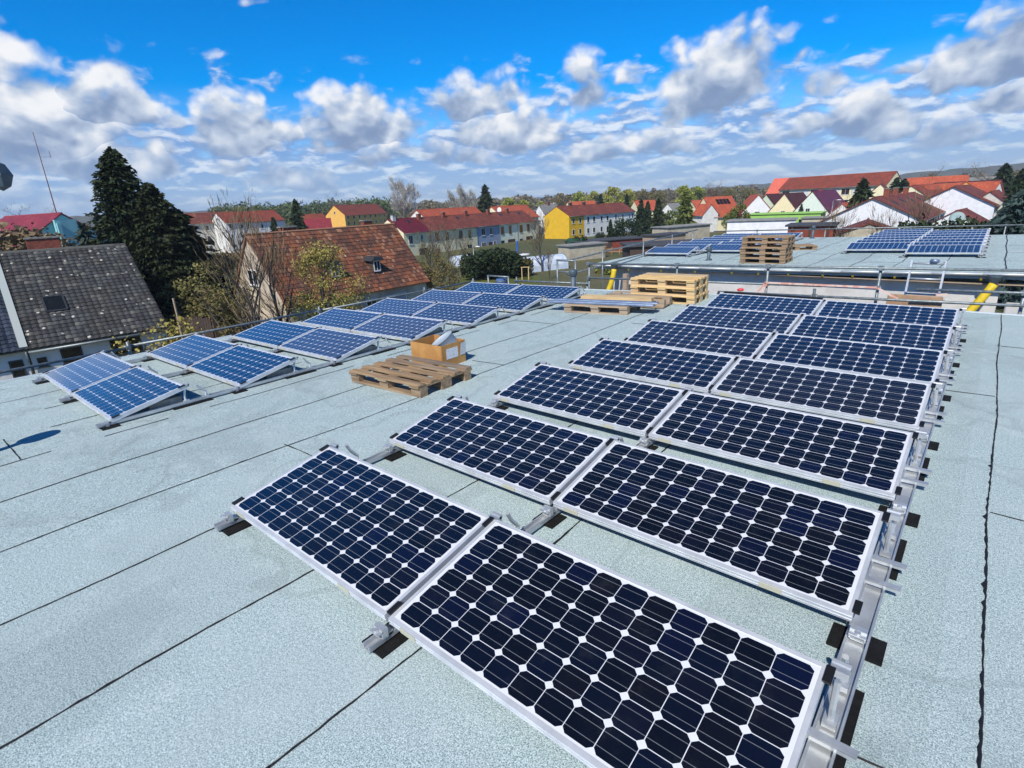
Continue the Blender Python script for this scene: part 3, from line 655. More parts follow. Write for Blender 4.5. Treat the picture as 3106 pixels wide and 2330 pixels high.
# long rail from the tall end frame back along the far roof
bk = thing('scaffold_rail', 'galvanised scaffold rail running back along the left side of the far roof', 'scaffolding', (-4.6, SY, 0), group=gs)
A_, B_ = Vector((0, .05, .44)), Vector((-2.9, 15.0, .25))
MB().tube([A_, B_], .024, 8).build('rail', galv, bk, True); MB().tube([A_ - Vector((0, 0, .36)), B_ - Vector((0, 0, .45))], .022, 8).build('rail', galv, bk, True)
for tt in (.16, .42, .68, .93):
    p = A_ + (B_ - A_) * tt; MB().tube([p + Vector((0.03, 0, .05)), p + Vector((0.03, 0, -1.4))], .024, 8).build('post', galv, bk, True)
bk2 = thing('scaffold_rail', 'thin scaffold rail along the rear edge of the far roof', 'scaffolding', (0, 26.0, 0), group=gs)
MB().tube([(-7.0, 0, .12), (4.6, 0, .32)], .024, 8).build('rail', galv, bk2, True)
for x in (-5, -2.2, .8, 3.6, 4.5): MB().tube([(x, .03, -.9), (x, .03, .2 + .017 * x + .08)], .024, 8).build('post', galv, bk2, True)
# rail along the left edge of the near roof
lf = thing('scaffold_rail', 'galvanised scaffold rail with posts along the left edge of the near roof', 'scaffolding', (-7.95, 0, -.26), group=gs)
for (ya, yb, dz) in ((-3.2, 1.62, -.015), (1.5, 5.4, .012), (5.2, 10.35, 0)): MB().tube([(0, ya, dz), (0, yb, dz)], .024, 10).build('rail', galv, lf, True)
for y in (-1.2, 1.56, 5.3, 8.4, 10.25): MB().tube([(.05, y, -1.3), (.05, y, .1)], .024, 10).build('post', galv, lf, True)
cp = MB()
for y in (1.56, 5.3, 8.4, 10.25): cp = MB(); coupler(cp, (.03, y, 0)); cp.build('coupler', galv, lf)
l2 = thing('scaffold_rail', 'short galvanised scaffold rail behind the rearmost left-hand panels', 'scaffolding', (-5.2, SY, -.12), group=gs)
MB().tube([(-1.1, 0, -.02), (1.25, 0, .035)], .024, 10).build('rail', galv, l2, True)
for x in (-1.05, 1.2): MB().tube([(x, .05, -.8), (x, .05, .08)], .024, 8).build('post', galv, l2, True)
# ladder hoist, board, brick pier, hoses
ld = thing('ladder', 'aluminium ladder top lashed to the scaffold rail in the gap between the roofs', 'ladder', (2.58, 10.55, -.35), (-.22, 0, -.02))
for s in (-1, 1): MB().box((s * .235, 0, .42), (.03, .065, 1.1)).build('side_rail', alu, ld)
for z in (.15, .4, .66, .92): MB().tube([(-.235, 0, z), (.235, 0, z)], .017, 8).build('rung', alu, ld, True)
MB().box((0, 0, .3), (.66, .05, .05)).build('cross_beam', galv, ld)
lk = MB()
for x in (-.1, 0, .1): lk.tube([(x, -.04, .3), (x, -.04, .37)], .022, 8)
lk.build('roller', blackp, ld)
MB().lathe([(.05, 0), (.075, .03), (.06, .06), (0, .07)], (.08, -.02, .93), 12).build('pulley_cover', zinc, ld, True)
o = bevel(MB().box((0, 0, 0), (.78, .05, .5)).build('chipboard_sheet', wood_bn), .02, 3); o.location = (2.5, 10.42, -.2); o.rotation_euler = (-.25, 0, -.02); tag(o, 'brown chipboard sheet standing below the ladder in the gap', 'board')
def hose(label, pts, hop):
    h = thing('drain_hose', label, 'drain hose', pts[0], group='yellow drain hoses')
    P0 = Vector(pts[0]); n = 16; cur = []
    for i in range(n + 1):
        t = i / n; a, b_, c_ = [Vector(p) - P0 for p in pts]; cur.append(a * (1 - t) ** 2 + b_ * 2 * t * (1 - t) + c_ * t * t)
    MB().tube(cur, .082, 14).build('hose', yell, h, True)
    MB().lathe([(.05, -.02), (.06, .02), (.13, .16), (.13, .2), (.11, .2), (.05, .03)], (0, 0, .0), 12).build('hopper', pvc, h)
hose('yellow drain hose hanging from the gutter hopper at the right end of the far eaves', [(3.52, 14.33, -.24), (3.3, 14.15, -.75), (2.95, 14.1, -1.25)], 1)
hose('yellow drain hose hanging from the gutter hopper at the left end of the far eaves', [(-5.62, 14.3, -.28), (-5.62, 14.2, -.8), (-5.95, 14.1, -1.35)], 1)
o = MB().box((0, 0, 0), (.14, .14, 2.2)).build('timber_post', wood_gy); o.location = (-5.2, 14.3, -1.5); tag(o, 'grey post against the far wall beside the left drain hose', 'post')
o = bevel(MB().box((0, 0, 0), (.36, .3, 2.6)).build('masonry_pier', render_), .02); o.location = (3.95, 13.9, -1.85); tag(o, 'pale masonry pier at the right end of the far wall', 'pier')
o = MB().box((0, 0, 0), (1.75, .08, .07)).build('roof_beam', blackp); o.location = (.35, 9.85, -.03); o.rotation_euler = (0, .0, .0); tag(o, 'long black beam lying behind the rearmost right-hand panels', 'beam')
rb_ = MB().lathe([(0, -.02), (.05, -.015), (.065, .01), (.05, .03), (0, .035)], (0, 0, 0), 14).build('red_bucket_lid', redp, None, True); rb_.location = (-.25, 9.95, .03); tag(rb_, 'small bright red plastic cap on the beam behind the right-hand panels', 'cap')
o = thing('plastic_drum', 'blue grey plastic drum hanging inside the low scaffold frame', 'drum', (-6.85, 10.3, -.5)); MB().lathe([(.0, 0), (.15, 0), (.17, .1), (.17, .3), (.13, .38), (0, .38)], n=16).build('drum_body', lazymat('drum_blue', (70, 100, 150)), o, True); MB().lathe([(.18, .3), (.18, .33), (.13, .345), (0, .345)], n=16).build('drum_lid', pvc, o, True)
#@@PART2
# ---------------------------------------------------------------- houses
class House:
    """u runs along the ridge from gable A (u=0) to gable B, v to its left, z up from the ground; faces: R (v=-hw), L (v=+hw), A, B"""
    def __init__(s, name, label, x, y, yaw, L, hw, zr, ze, wall, roof, g=GZ, over=.35, vover=.15, cat='house', group=None, tiles=None, uvt=(.3, .35), hip=0.0, roofname='roof', thick=.14):
        s.x, s.y, s.yaw, s.L, s.hw, s.zr, s.ze, s.g = x, y, R(yaw), L, abs(hw), zr - g, ze - g, g
        s.root = thing(name, label, cat, (x, y, g), (0, 0, s.yaw), group); s.hip = hip
        hw = s.hw; b = MB(); e = .012
        pent = [(-hw, -.3), (hw, -.3), (hw, s.ze - e), (0, s.zr - e), (-hw, s.ze - e)]
        b.prism(pent, 'x', 0, L); s.wall = b.build('wall', wall, s.root); fix_normals(s.wall)
        sl = math.atan2(s.zr - s.ze, hw); S = (hw + over) / math.cos(sl); s.slope = sl
        s.roof = None
        for side in (-1, 1):
            rb = MB()
            def pt(u, t, n): return (u, side * (t * math.cos(sl) - 0 + n * math.sin(sl)), s.zr - t * math.sin(sl) + n * math.cos(sl))
            if tiles:
                tw, th = tiles; nr = int(round(S / th)); nc = int(round((L + 2 * vover) / tw)); th = S / nr; tw = (L + 2 * vover) / nc; K = 4
                wv = [0, .03, .044, .022] if tiles[0] > .26 else [0, .012, .018, .008]
                for r in range(nr):
                    t0, t1 = r * th - (.03 if r else 0), (r + 1) * th; k = len(rb.v); n = nc * K + 1
                    for t, h in ((t0, .035), (t1, .075), (t1, .03)):
                        for i in range(n):
                            jit = .006 * math.sin((i // K) * 12.9 + r * 7.7)
                            rb.v.append(pt(-vover + i * tw / K, t + (jit if h > .03 else 0), thick - .06 + h + wv[i % K] + jit))
                    for i in range(n - 1):
                        uu = (i + .02) / K; u2 = (i + .98) / K
                        rb.uv[len(rb.f)] = [(uu, r + .02), (u2, r + .02), (u2, r + .98), (uu, r + .98)]; rb.f.append([k + i, k + i + 1, k + n + i + 1, k + n + i])
                        rb.uv[len(rb.f)] = [(uu, r + .05)] * 4; rb.f.append([k + n + i, k + n + i + 1, k + 2 * n + i + 1, k + 2 * n + i])
                k = len(rb.v)
                rb.v += [pt(-vover, 0, .02), pt(L + vover, 0, .02), pt(L + vover, S, .02), pt(-vover, S, .02), pt(-vover, 0, thick - .03), pt(L + vover, 0, thick - .03), pt(L + vover, S, thick - .03), pt(-vover, S, thick - .03)]
                for f in ((0, 1, 2, 3), (0, 4, 7, 3), (1, 2, 6, 5), (3, 7, 6, 2)): rb.uv[len(rb.f)] = [(.5, .5)] * 4; rb.f.append([k + i for i in f])
            else:
                tw, th = uvt; k = 0; h0 = min(hip, .45 * S)
                top = [pt(-vover + h0 * .8, 0, thick), pt(L + vover - 0, 0, thick), pt(L + vover, S, thick), pt(-vover, S, thick)]
                if h0: top = [pt(-vover + h0, 0, thick), pt(L + vover, 0, thick), pt(L + vover, S, thick), pt(-vover, S, thick), pt(-vover, h0 * 1.0, thick)]
                bot = [(p[0], p[1] - side * thick * math.sin(sl) * .9, p[2] - thick * math.cos(sl) * .9) for p in top]
                def uvf(p): return (p[0] / tw + 500, (s.zr + thick - p[2]) / math.sin(sl) / th + 500)
                n = len(top); rb.v += top + bot
                rb.f.append(list(range(n)) if side < 0 else list(range(n))[::-1]); rb.uv[0] = [uvf(rb.v[i]) for i in rb.f[0]]
                rb.f.append([n + i for i in range(n)][::-1])
                for i in range(n): rb.uv[len(rb.f)] = [uvf(rb.v[q]) for q in (i, (i + 1) % n, n + (i + 1) % n, n + i)]; rb.f.append([i, (i + 1) % n, n + (i + 1) % n, n + i])
                rb.uv[1] = [(500, 500)] * n
            o = rb.build('roof_slope', roof, s.root)
            if not tiles: fix_normals(o)
            if side < 0: s.roof = o
            else: s.roof2 = o
        if not tiles:
            for side in (-1, 1):
                zg = s.ze - over * math.tan(sl) + .02; MB().tube([(-vover, side * (hw + over + .05), zg), (L + vover, side * (hw + over + .05), zg)], .065, 6).build('gutter', galv, s.root, True)
        rg = MB(); rg.tube([(-vover + (hip if hip else 0), 0, s.zr + thick - .0), (L + vover, 0, s.zr + thick - .0)], .11, 6)
        ro = rg.build('ridge_tiles', roof, s.root); ro.data.uv_layers.new(name='UVMap')
        s.M = Matrix.Translation((x, y, g)) @ Matrix.Rotation(s.yaw, 4, 'Z'); s.Mi = s.M.inverted()
    def hit(s, face, px, py):                       # where a measured line of sight meets a face of the house
        o = s.Mi @ CAM; d = s.Mi.to_3x3() @ ray(px, py)
        if face in 'RL': v = -s.hw if face == 'R' else s.hw; t = (v - o.y) / d.y; p = o + d * t; return p.x, p.z
        if face in 'AB': u = 0 if face == 'A' else s.L; t = (u - o.x) / d.x; p = o + d * t; return p.y, p.z
        side = -1 if face == 'r' else 1             # roof slope
        n = Vector((0, side * math.sin(s.slope), math.cos(s.slope))); p0 = Vector((0, 0, s.zr + .12)); t = (p0 - o).dot(n) / d.dot(n); p = o + d * t; return p.x, (s.zr + .12 - p.z) / math.sin(s.slope)
    def frame(s, face, a, z):                       # matrix of a flat opening: x along the wall, y outwards, z up
        if face == 'R': return Matrix.Translation((a, -s.hw, z)) @ Matrix.Rotation(math.pi, 4, 'Z')
        if face == 'L': return Matrix.Translation((a, s.hw, z))
        if face == 'A': return Matrix.Translation((0, a, z)) @ Matrix.Rotation(math.pi / 2, 4, 'Z')
        return Matrix.Translation((s.L, a, z)) @ Matrix.Rotation(-math.pi / 2, 4, 'Z')
    def window(s, face, a, z, w, h, m=None, door=False, bars=1, sill=True, shutter=None, glassm=None):
        Mx = s.frame(face, a, z); b = MB(); t = .07 if w > .5 else .04
        for c, d in (((-w / 2, .02, 0), (t, .05, h + t)), ((w / 2, .02, 0), (t, .05, h + t)), ((0, .02, h / 2), (w - t, .05, t)), ((0, .02, -h / 2), (w - t, .05, t))): b.box(c, d)
        if bars: b.box((0, .022, 0), (t * .8, .04, h - t))
        o = b.build('door' if door else 'window', m or framew, s.root); o.matrix_local = Mx
        pn = MB().box((0, .008, 0), (w - t, .02, h - t)).build('door_leaf' if door else 'pane', (glassm or (wood_dk if door else glass)), o)
        if sill and not door: MB().box((0, .05, -h / 2 - t), (w + .2, .12, .05)).build('sill', m or framew, o)
        return o
    def win_px(s, face, x0, y0, x1, y1, **k):
        a0, z0 = s.hit(face, x0, (y0 + y1) / 2); a1, _ = s.hit(face, x1, (y0 + y1) / 2); _, zt = s.hit(face, (x0 + x1) / 2, y0); _, zb = s.hit(face, (x0 + x1) / 2, y1)
        return s.window(face, (a0 + a1) / 2, (zt + zb) / 2, max(.3, abs(a1 - a0)), max(.3, abs(zt - zb)), **k)
    def chimney(s, u, v, w, d, top, m, cap=None):
        z0 = s.zr - abs(v) * math.tan(s.slope) - .5
        o = MB().box((u, v, (z0 + s.zr + top) / 2), (w, d, s.zr + top - z0)).build('chimney', m, s.root)
        MB().box((u, v, s.zr + top + .05), (w + .12, d + .12, .1)).build('chimney_cap', cap or concrete, o)
    def skylight(s, side, u, t, w, h):
        sg = -1 if side == 'r' else 1; sl = s.slope
        Mx = Matrix.Translation((u, sg * (t * math.cos(sl) + .14 * math.sin(sl)), s.zr - t * math.sin(sl) + .14 * math.cos(sl))) @ Matrix.Rotation(-sg * sl, 4, 'X')
        b = MB()
        for c, d in (((-w / 2, 0, .04), (.09, h, .12)), ((w / 2, 0, .04), (.09, h, .12)), ((0, h / 2, .04), (w, .09, .12)), ((0, -h / 2, .04), (w, .09, .12))): b.box(c, d)
        o = b.build('skylight', frameb_d, s.root); o.matrix_local = Mx
        MB().box((0, 0, .05), (w - .09, h - .09, .02)).build('pane', glass, o); return o
frameb_d = mat('dark_sheet', lin(62, 66, 70), .45, .2)
brick = mat('brick_red', lin(150, 80, 60), .9, 0, lin(110, 62, 50), 8)
W_ = lambda n, c, c2=None, **k: lazymat('wall_' + n, c, c2, **k)
w_white = W_('white', (234, 232, 226), (216, 214, 206)); w_cream = W_('cream', (240, 231, 190), (226, 216, 176)); w_grey = W_('greywhite', (212, 208, 196), (190, 186, 174))
w_teal = W_('teal', (150, 205, 205), (138, 192, 194)); w_blue = W_('blue', (146, 164, 186), (136, 154, 178)); w_mint = W_('mint', (230, 240, 222), (220, 230, 212))
w_orange = W_('orange', (238, 186, 92), (226, 172, 82)); w_yell = W_('yellow', (226, 182, 40), (214, 170, 38)); w_ochre = W_('ochre', (226, 182, 40), (214, 170, 38))
w_pale = W_('palegrey', (234, 235, 228), (222, 224, 218)); w_lblue = W_('lightblue', (206, 228, 238), (196, 218, 230)); w_pyel = W_('paleyellow', (244, 232, 186), (236, 222, 176))
w_lime = W_('lime', (158, 204, 104), (148, 192, 96)); w_old = W_('oldplaster', (206, 192, 170), (168, 152, 132), ns=.7); w_pgreen = W_('palegreen', (212, 226, 196), (200, 214, 184)); w_pink = W_('salmon', (214, 118, 92), (204, 108, 84))
w_bright = W_('bright', (238, 238, 238), (222, 222, 222)); w_beige = W_('beige', (190, 182, 160), (170, 160, 138))

# the dark tiled house at the left
h = House('tiled_house', 'white house with lichen spotted dark grey tiled roof at the left edge', -41.6, 10.8, 263.1, 6.5, 7.33, .20, -4.2, w_white, t_dark, tiles=(.3, .34), over=.45, vover=.12)
i, t = h.hit('l', *regA(460, 1445)); h.skylight('l', i, t, .95, 1.35)
for x0, y0, x1, y1 in ((75, 650, 165, 760), (255, 630, 318, 690), (415, 565, 555, 660), (745, 500, 950, 600)): h.win_px('L', x0 / 2.212, 800 + y0 / 2.212, x1 / 2.212, 800 + y1 / 2.212, m=frameb_d, bars=0)
h.chimney(4.1, -.9, 1.7, .7, .85, brick)
MB().tube([(-.2, 7.95, h.ze - .28), (6.5, 7.95, h.ze - .32)], .07, 8).build('gutter', galv, h.root, True)
d2 = Vector((-41.6, 10.8)) + Vector((math.cos(R(263.1)), math.sin(R(263.1)))) * 6.55
h = House('tiled_house', 'neighbouring house with glossy dark tiles beyond the pale verge strip at the left edge', d2.x, d2.y, 263.1, 9, 7.33, .20, -4.2, w_white, t_gloss, tiles=(.3, .34), over=.45, vover=0)
vb = MB(); sl = h.slope; S = (7.33 + .45) / math.cos(sl)
vb.bar((.08, 0, h.zr + .24), (.08, S * math.cos(sl), h.zr - S * math.sin(sl) + .24), .34, .06); vb.build('verge_strip', lazymat('verge', (168, 176, 172)), h.root)
MB().tube([(.05, 7.9, h.ze - .3), (.05, 7.5, h.ze - .8), (.05, 7.42, .2)], .05, 8).build('downpipe', galv, h.root, True)

# the old house with the brown and orange tiles
h = House('old_house', 'old house with steep patchy orange brown clay tiled roof and grey plaster gable', -38.4, 17.8, 91, 13.5, 3.81, .37, -4.2, w_old, t_old, tiles=(.24, .36), over=.3, vover=.15)
h.win_px('A', *regB(430, 885), *regB(500, 1005)); h.window('R', 10.0, 1.4, 2.1, 1.0, glassm=lazymat('roller_shutter', (150, 156, 164)), bars=0); h.window('R', 7.4, 1.3, 1.0, 1.2); h.window('R', 4.6, 1.3, 1.0, 1.2)
h.chimney(11, .5, .9, .5, .55, brick); h.chimney(3.6, .7, 1.3, .45, .45, brick)
for X, Y in ((1118, 905), (1470, 860)):             # two small dormers
    u, t = h.hit('r', *regB(X, Y)); sl = h.slope; v = -t * math.cos(sl); z = h.zr - t * math.sin(sl)
    d = MB(); d.prism([(v - .55, z - .25), (v - .55, z + .72), (v + .45, z + .72), (v + .45, z + .1)], 'x', u - .38, u + .38); do = d.build('dormer', wood_dk, h.root)
    c = MB(); c.prism([(u - .62, z + .70), (u + .62, z + .70), (u + .34, z + 1.02), (u - .34, z + 1.02)], 'y', v - .8, v + .75); fix_normals(c.build('dormer_roof', frameb_d, do))
    f = MB(); wz = z + .26
    for cc, dd in (((u - .3, v - .57, wz), (.07, .05, .86)), ((u + .3, v - .57, wz), (.07, .05, .86)), ((u, v - .57, wz + .4), (.55, .05, .07)), ((u, v - .57, wz - .4), (.55, .05, .12)), ((u, v - .57, wz - .02), (.05, .04, .7))): f.box(cc, dd)
    fo = f.build('dormer_window', framew, do); MB().box((u, v - .56, wz), (.54, .02, .74)).build('pane', glass, fo)
ds = thing('satellite_dish', 'pale satellite dish fixed to the plaster gable of the old house', 'satellite dish')
a, z = h.hit('A', *regB(385, 1075)); p = h.M @ Vector((-.45, a, z)); ds.location = p
m = Matrix.Rotation(R(75), 3, 'X') @ Matrix.Rotation(R(-20), 3, 'Y')
MB().lathe([(0, 0), (.2, .02), (.45, .1), (.46, .11), (.2, .035), (0, .015)], (0, 0, 0), 20, m).build('dish', lazymat('dish_grey', (150, 170, 170)), ds, True); MB().tube([(0, 0, 0), (.0, .2, -.05), (.1, .5, -.1)], .025, 6).build('arm', galv, ds)

# teal house with crimson roof and a mast
p = T(*regA(512, 692), 88)
h = House('gabled_house', 'pale teal house with crimson metal roof and broad wall stack', p.x, p.y, 192, 15, 6.6, p.z, p.z - 4.6, w_teal, t_crim, over=.25, vover=.2, uvt=(.6, .5))
h.win_px('A', *regA(440, 860), *regA(492, 922)); h.win_px('A', *regA(555, 752), *regA(592, 782), m=frameb_d, bars=0)
a0, _ = h.hit('A', *regA(465, 850)); a1, _ = h.hit('A', *regA(648, 850)); _, zt = h.hit('A', *regA(560, 735))
MB().box((-.3, (a0 + a1) / 2, zt / 2), (.6, abs(a1 - a0), zt)).build('wall_stack', w_teal, h.root); MB().box((-.72, a0 + (a1 - a0) * .12, zt / 2 - .2), (.25, abs(a1 - a0) * .18, zt - .4)).build('downpipe_casing', w_teal, h.root)
for k in range(2): h.skylight('r' if k < 2 else 'l', 5 + k * 1.4, 5.2, .8, 1.3); h.skylight('l', 5 + k * 1.4, 5.2, .8, 1.3)
q = thing('radio_mast', 'thin antenna mast standing on the ridge of the teal house', 'antenna', (h.M @ Vector((1.0, 0, h.zr)))); MB().tube([(0, 0, 0), (0, 0, 9.2)], [.07, .03], 6).build('mast', lazymat('mast_red', (120, 70, 66)), q); MB().bar((0, 0, 6.5), (.5, .9, 6.5), .04).bar((.5, .9, 6.4), (.5, .9, 7.1), .05).build('antenna_arm', galv, q)

# white three storey blocks
h = House('apartment_block', 'white three storey apartment block with lit gable and orange red roof', -147.0, 60.2, 88, 15.0, 5, 2.75, .35, w_white, t_red, over=.4, cat='apartment building', group='three storey apartment blocks')
for (px, row) in [(272, 0), (370, 0), (440, 0), (541, 0), (290, 1), (382, 1), (460, 1), (555, 1), (305, 2), (400, 2), (480, 2), (565, 2)]:
    X, Y = px, (517, 600, 685)[row]; h.win_px('R', *regB(X - 10, Y - 17), *regB(X + 10, Y + 17), bars=0)
for y in (-1, 1): h.window('A', y * .3, h.ze + .9, .5, .6, bars=0)
p = T(539, 651, 168)
h = House('apartment_block', 'farther grey white three storey block with red brown roof behind the dark spruce', p.x, p.y, 88, 13, 5, p.z, p.z - 2.4, w_grey, t_brown, over=.4, cat='apartment building', group='three storey apartment blocks')
for z in (6.3, 3.7, 1.3):
    for u in (1.5, 4.5, 6.5, 9.5, 12, 14): h.window('R', u, z, .9, 1.2, bars=0)
h.skylight('r', 8, 2, .7, 1); h.skylight('r', 10, 2, .7, 1)
# orange block
h = House('apartment_block', 'orange yellow apartment block with red hipped roof behind the old house', -201.2, 128.4, 110.8, 31, 4.6, 4.08, .35, w_orange, t_red, over=.5, cat='apartment building', group='three storey apartment blocks')
for z in (6.4, 3.9, 1.5):
    for u in (2, 6, 10, 14, 18, 22, 26, 29): h.window('R', u, z, 1.1, 1.4, bars=0)
h.window('A', 0, h.ze + 1, .7, .9, bars=0)
# small crimson roofed house
p = T(*regB(790, 470), 150)
h = House('small_house', 'small house with crimson roof peeping out between the white block and the wood', p.x, p.y, 60, 9, 4.2, p.z, p.z - 3.2, w_white, t_crim)
p = T(*regB(838, 425), 190); House('small_house', 'tiny white gable with red roof far behind the crimson roof', p.x, p.y, 80, 8, 3.5, p.z, p.z - 2.6, w_white, t_red)

# the long terrace: six houses in a row
TX, TY, TYAW = -85.4, 66.2, 95.2
ref = House.__new__(House); ref.hw, ref.zr, ref.ze, ref.L = 4.04, -.21 - GZ, -2.6 - GZ, 45.8; ref.slope = math.atan2(ref.zr - ref.ze, 4.04); ref.M = Matrix.Translation((TX, TY, GZ)) @ Matrix.Rotation(R(TYAW), 4, 'Z'); ref.Mi = ref.M.inverted()
eds = [0] + [ref.hit('R', *regC(x, y))[0] for x, y in ((573, 640), (775, 620), (960, 610), (1148, 595), (1302, 580))] + [45.8]
specs = [(w_cream, t_burg, 'cream end terrace house with burgundy roof, nearest the old tiled house'), (w_cream, t_brown, 'cream terrace house with red brown roof next to the burgundy one'), (w_cream, t_brown, 'cream terrace house beside the blue grey one'),
         (w_blue, t_brown, 'blue grey terrace house with white framed windows'), (w_mint, t_brown, 'pale mint terrace house beside the blue grey one'), (w_mint, t_brown, 'pale mint end terrace house at the far end of the row')]
wins = [[(387, 650, 420, 722), (487, 642, 507, 712)], [(610, 625, 640, 690), (695, 618, 718, 684)], [(808, 608, 836, 670), (888, 602, 908, 665), (882, 725, 915, 760)],
        [(996, 588, 1026, 648), (1065, 582, 1088, 640), (1000, 708, 1035, 768), (1098, 695, 1122, 745)], [(1160, 575, 1185, 637), (1228, 567, 1247, 630), (1163, 692, 1188, 742)], [(1318, 562, 1340, 620), (1380, 553, 1398, 610), (1320, 676, 1342, 735)]]
doors = [(478, 755, 548, 830), (612, 760, 648, 825), None, (1060, 705, 1085, 765), (1220, 680, 1278, 750), (1372, 655, 1425, 728)]
for k in range(6):
    pos = ref.M @ Vector((eds[k] + (.004 if k else 0), 0, 0))
    wl, rf, lb = specs[k]
    h = House('terraced_house', lb, pos.x, pos.y, TYAW, eds[k + 1] - eds[k] - .008, 4.04, -.21 + (.03 if k == 0 else 0), -2.6 + (.03 if k == 0 else 0), wl, rf, over=.35, vover=.02 if k not in (0,) else .0, group='terraced houses in the long row')
    for w in wins[k]: h.win_px('R', *regC(w[0], w[1]), *regC(w[2], w[3]), m=framew if k in (3, 0) else frameb_d, bars=1)
    if doors[k]: h.win_px('R', *regC(*doors[k][:2]), *regC(*doors[k][2:]), m=frameb, door=True, bars=0)
    h.chimney(.7 if k else 1.2, -.4, .8, .6, .8, brick if k else render_)
    if k in (0, 2, 4, 5): h.skylight('r', (eds[k + 1] - eds[k]) * .6, 1.2, .6, .8)
    if k == 0: h.window('A', 0, h.ze + .6, .6, .8)
    MB().tube([(eds[k + 1] - eds[k] - .15, -4.1, .3), (eds[k + 1] - eds[k] - .15, -4.1, h.ze - .1)], .05, 6).build('downpipe', galv, h.root)
# the yellow row
yx = House.__new__(House); yx.hw, yx.zr, yx.ze, yx.L = 3.94, .47 - GZ, -1.7 - GZ, 28.3; yx.slope = .5; yx.M = Matrix.Translation((-78.8, 111.8, GZ)) @ Matrix.Rotation(R(85.6), 4, 'Z'); yx.Mi = yx.M.inverted()
eds = [0] + [yx.hit('R', *regD(x, y))[0] for x, y in ((200, 480), (312, 470), (425, 460), (560, 450))] + [28.3]
eds[4] = max(eds[4], eds[3] + 2); eds[5] = max(eds[5], eds[4] + 2)
sp = [(w_ochre, 'bright yellow end house of the far terrace'), (w_pale, 'pale grey terrace house beside the bright yellow one'), (w_pale, 'pale grey terrace house in the middle of the far terrace'), (w_pale, 'pale grey terrace house with white shutters next to the light blue one'), (w_lblue, 'light blue end house of the far terrace')]
for k in range(5):
    pos = yx.M @ Vector((eds[k] + .004, 0, 0)); Lk = eds[k + 1] - eds[k] - .008
    h = House('terraced_house', sp[k][1], pos.x, pos.y, 85.6, Lk, 3.94, .47, -1.7, w_yell if k == 0 else sp[k][0], t_brown, over=.3, vover=.0, group='terraced houses in the far row')
    for z in (4.1, 1.5):
        for f in (.28, .72): h.window('R', Lk * f, z, min(.9, Lk * .2), 1.2, bars=0 if k != 3 else 1)
    if k < 3: h.chimney(Lk - .5, .1, .8, .6, .8, wood_dk)

# white gabled houses at the right
h = House('gabled_house', 'big white gable house with brown red roof beyond the far roof', -9.9, 89.0, 89.5, 42, 5.61, .29, -2.5, w_bright, t_brown, over=.5, vover=.3)
for k in range(11): h.window('R', 2.2 + k * 3.6, 2.3, 1.3, 3.4, m=framew if k % 2 else frameb_d, bars=1, sill=False)
for u, v in ((8, -.3), (17, -.2), (27, -.3)): h.chimney(u, v, .9, .7, 1.1, brick)
for u in (5, 13, 21, 30): h.skylight('r', u, 2.0, .8, 1.1)
p = T(*regE(920, 662), 62)
House('shed', 'small outbuilding with low red brown tiled roof in front of the big white gable', p.x, p.y, 100, 7, 2.6, p.z, p.z - 1.0, w_beige, t_brown, cat='shed')
p = T(*regE(1625, 352), 118)
h = House('gabled_house', 'white gable house with orange brown roof right of the big white gable', p.x, p.y, 84, 14, 5.6, p.z, p.z - 3.0, w_bright, t_brown, over=.3, vover=.3)
for u in (2.5, 5.5, 8.5, 11.5):
    for z in (1.8, 4.2): h.window('R', u, z, 1.3, 1.4, bars=1)
p = T(*regE(1640, 560), 100); House('annex', 'low white annex with sloping red roof between the two white gables', p.x, p.y, 84, 8, 3.6, p.z, p.z - 2.2, w_bright, t_brown, cat='house')
ds = thing('satellite_dish', 'grey satellite dish beside the low annex with the red roof', 'satellite dish', T(*regE(1650, 620), 95)); MB().lathe([(0, 0), (.4, .06), (.85, .25), (.87, .27), (.4, .08), (0, .02)], (0, 0, 0), 20, Matrix.Rotation(R(70), 3, 'X')).build('dish', lazymat('dish_grey', (150, 170, 170)), ds, True); MB().tube([(0, 0, 0), (0, .2, -4)], .06, 6).build('pole', galv, ds)

# rows of small houses, the school and far roofs
def far_house(px, py, dist, yaw, L, hw, rise, wl, rf, lb, name='small_house', grp=None, ws=(), **k):
    p = T(px, py, dist); h = House(name, lb, p.x, p.y, yaw, L, hw, p.z, p.z - rise, wl, rf, group=grp, **k)
    for f, a, z, w, hh in ws: h.window(f, a, z + h.ze, w, hh, bars=1)
    return h
gsm = 'small gabled houses behind the gardens'
h = far_house(*regD(1203, 335), 150, 62, 8.5, 3.9, 4.3, w_pyel, t_orange, 'pale yellow house with orange roof and a strip of dark solar collectors', grp=gsm, ws=(('A', 0, .3, .9, 1.3),))
cb = MB()
for k in range(4): cb.box((3.4 + k * 1.05, -1.15 - .0, h.zr - 1.15 * math.tan(h.slope) + .24), (.9, 1.6, .08), Matrix.Rotation(h.slope, 3, 'X'))
cb.build('solar_collectors', glass, h.root)
p = T(*regD(1265, 390), 146); h2 = House('porch', 'white cross gable porch in front of the pale yellow house', p.x, p.y, 150, 4, 2.2, p.z, p.z - 2.2, w_white, t_orange, cat='house'); h2.window('B', 0, h2.ze + .2, .8, 1)
h = far_house(*regD(1662, 312), 160, 118, 11, 3.8, 4.2, w_bright, t_orange, 'white gabled house with plain orange roof behind the round bush', grp=gsm, ws=(('A', 0, -.4, 1.2, 1.3),))
h = far_house(*regD(1728, 308), 175, 80, 11, 4.0, 4.4, w_pgreen, t_dburg, 'pale green gabled house with dark burgundy roof', grp=gsm, ws=(('A', 0, -.2, 1, 1.3),))
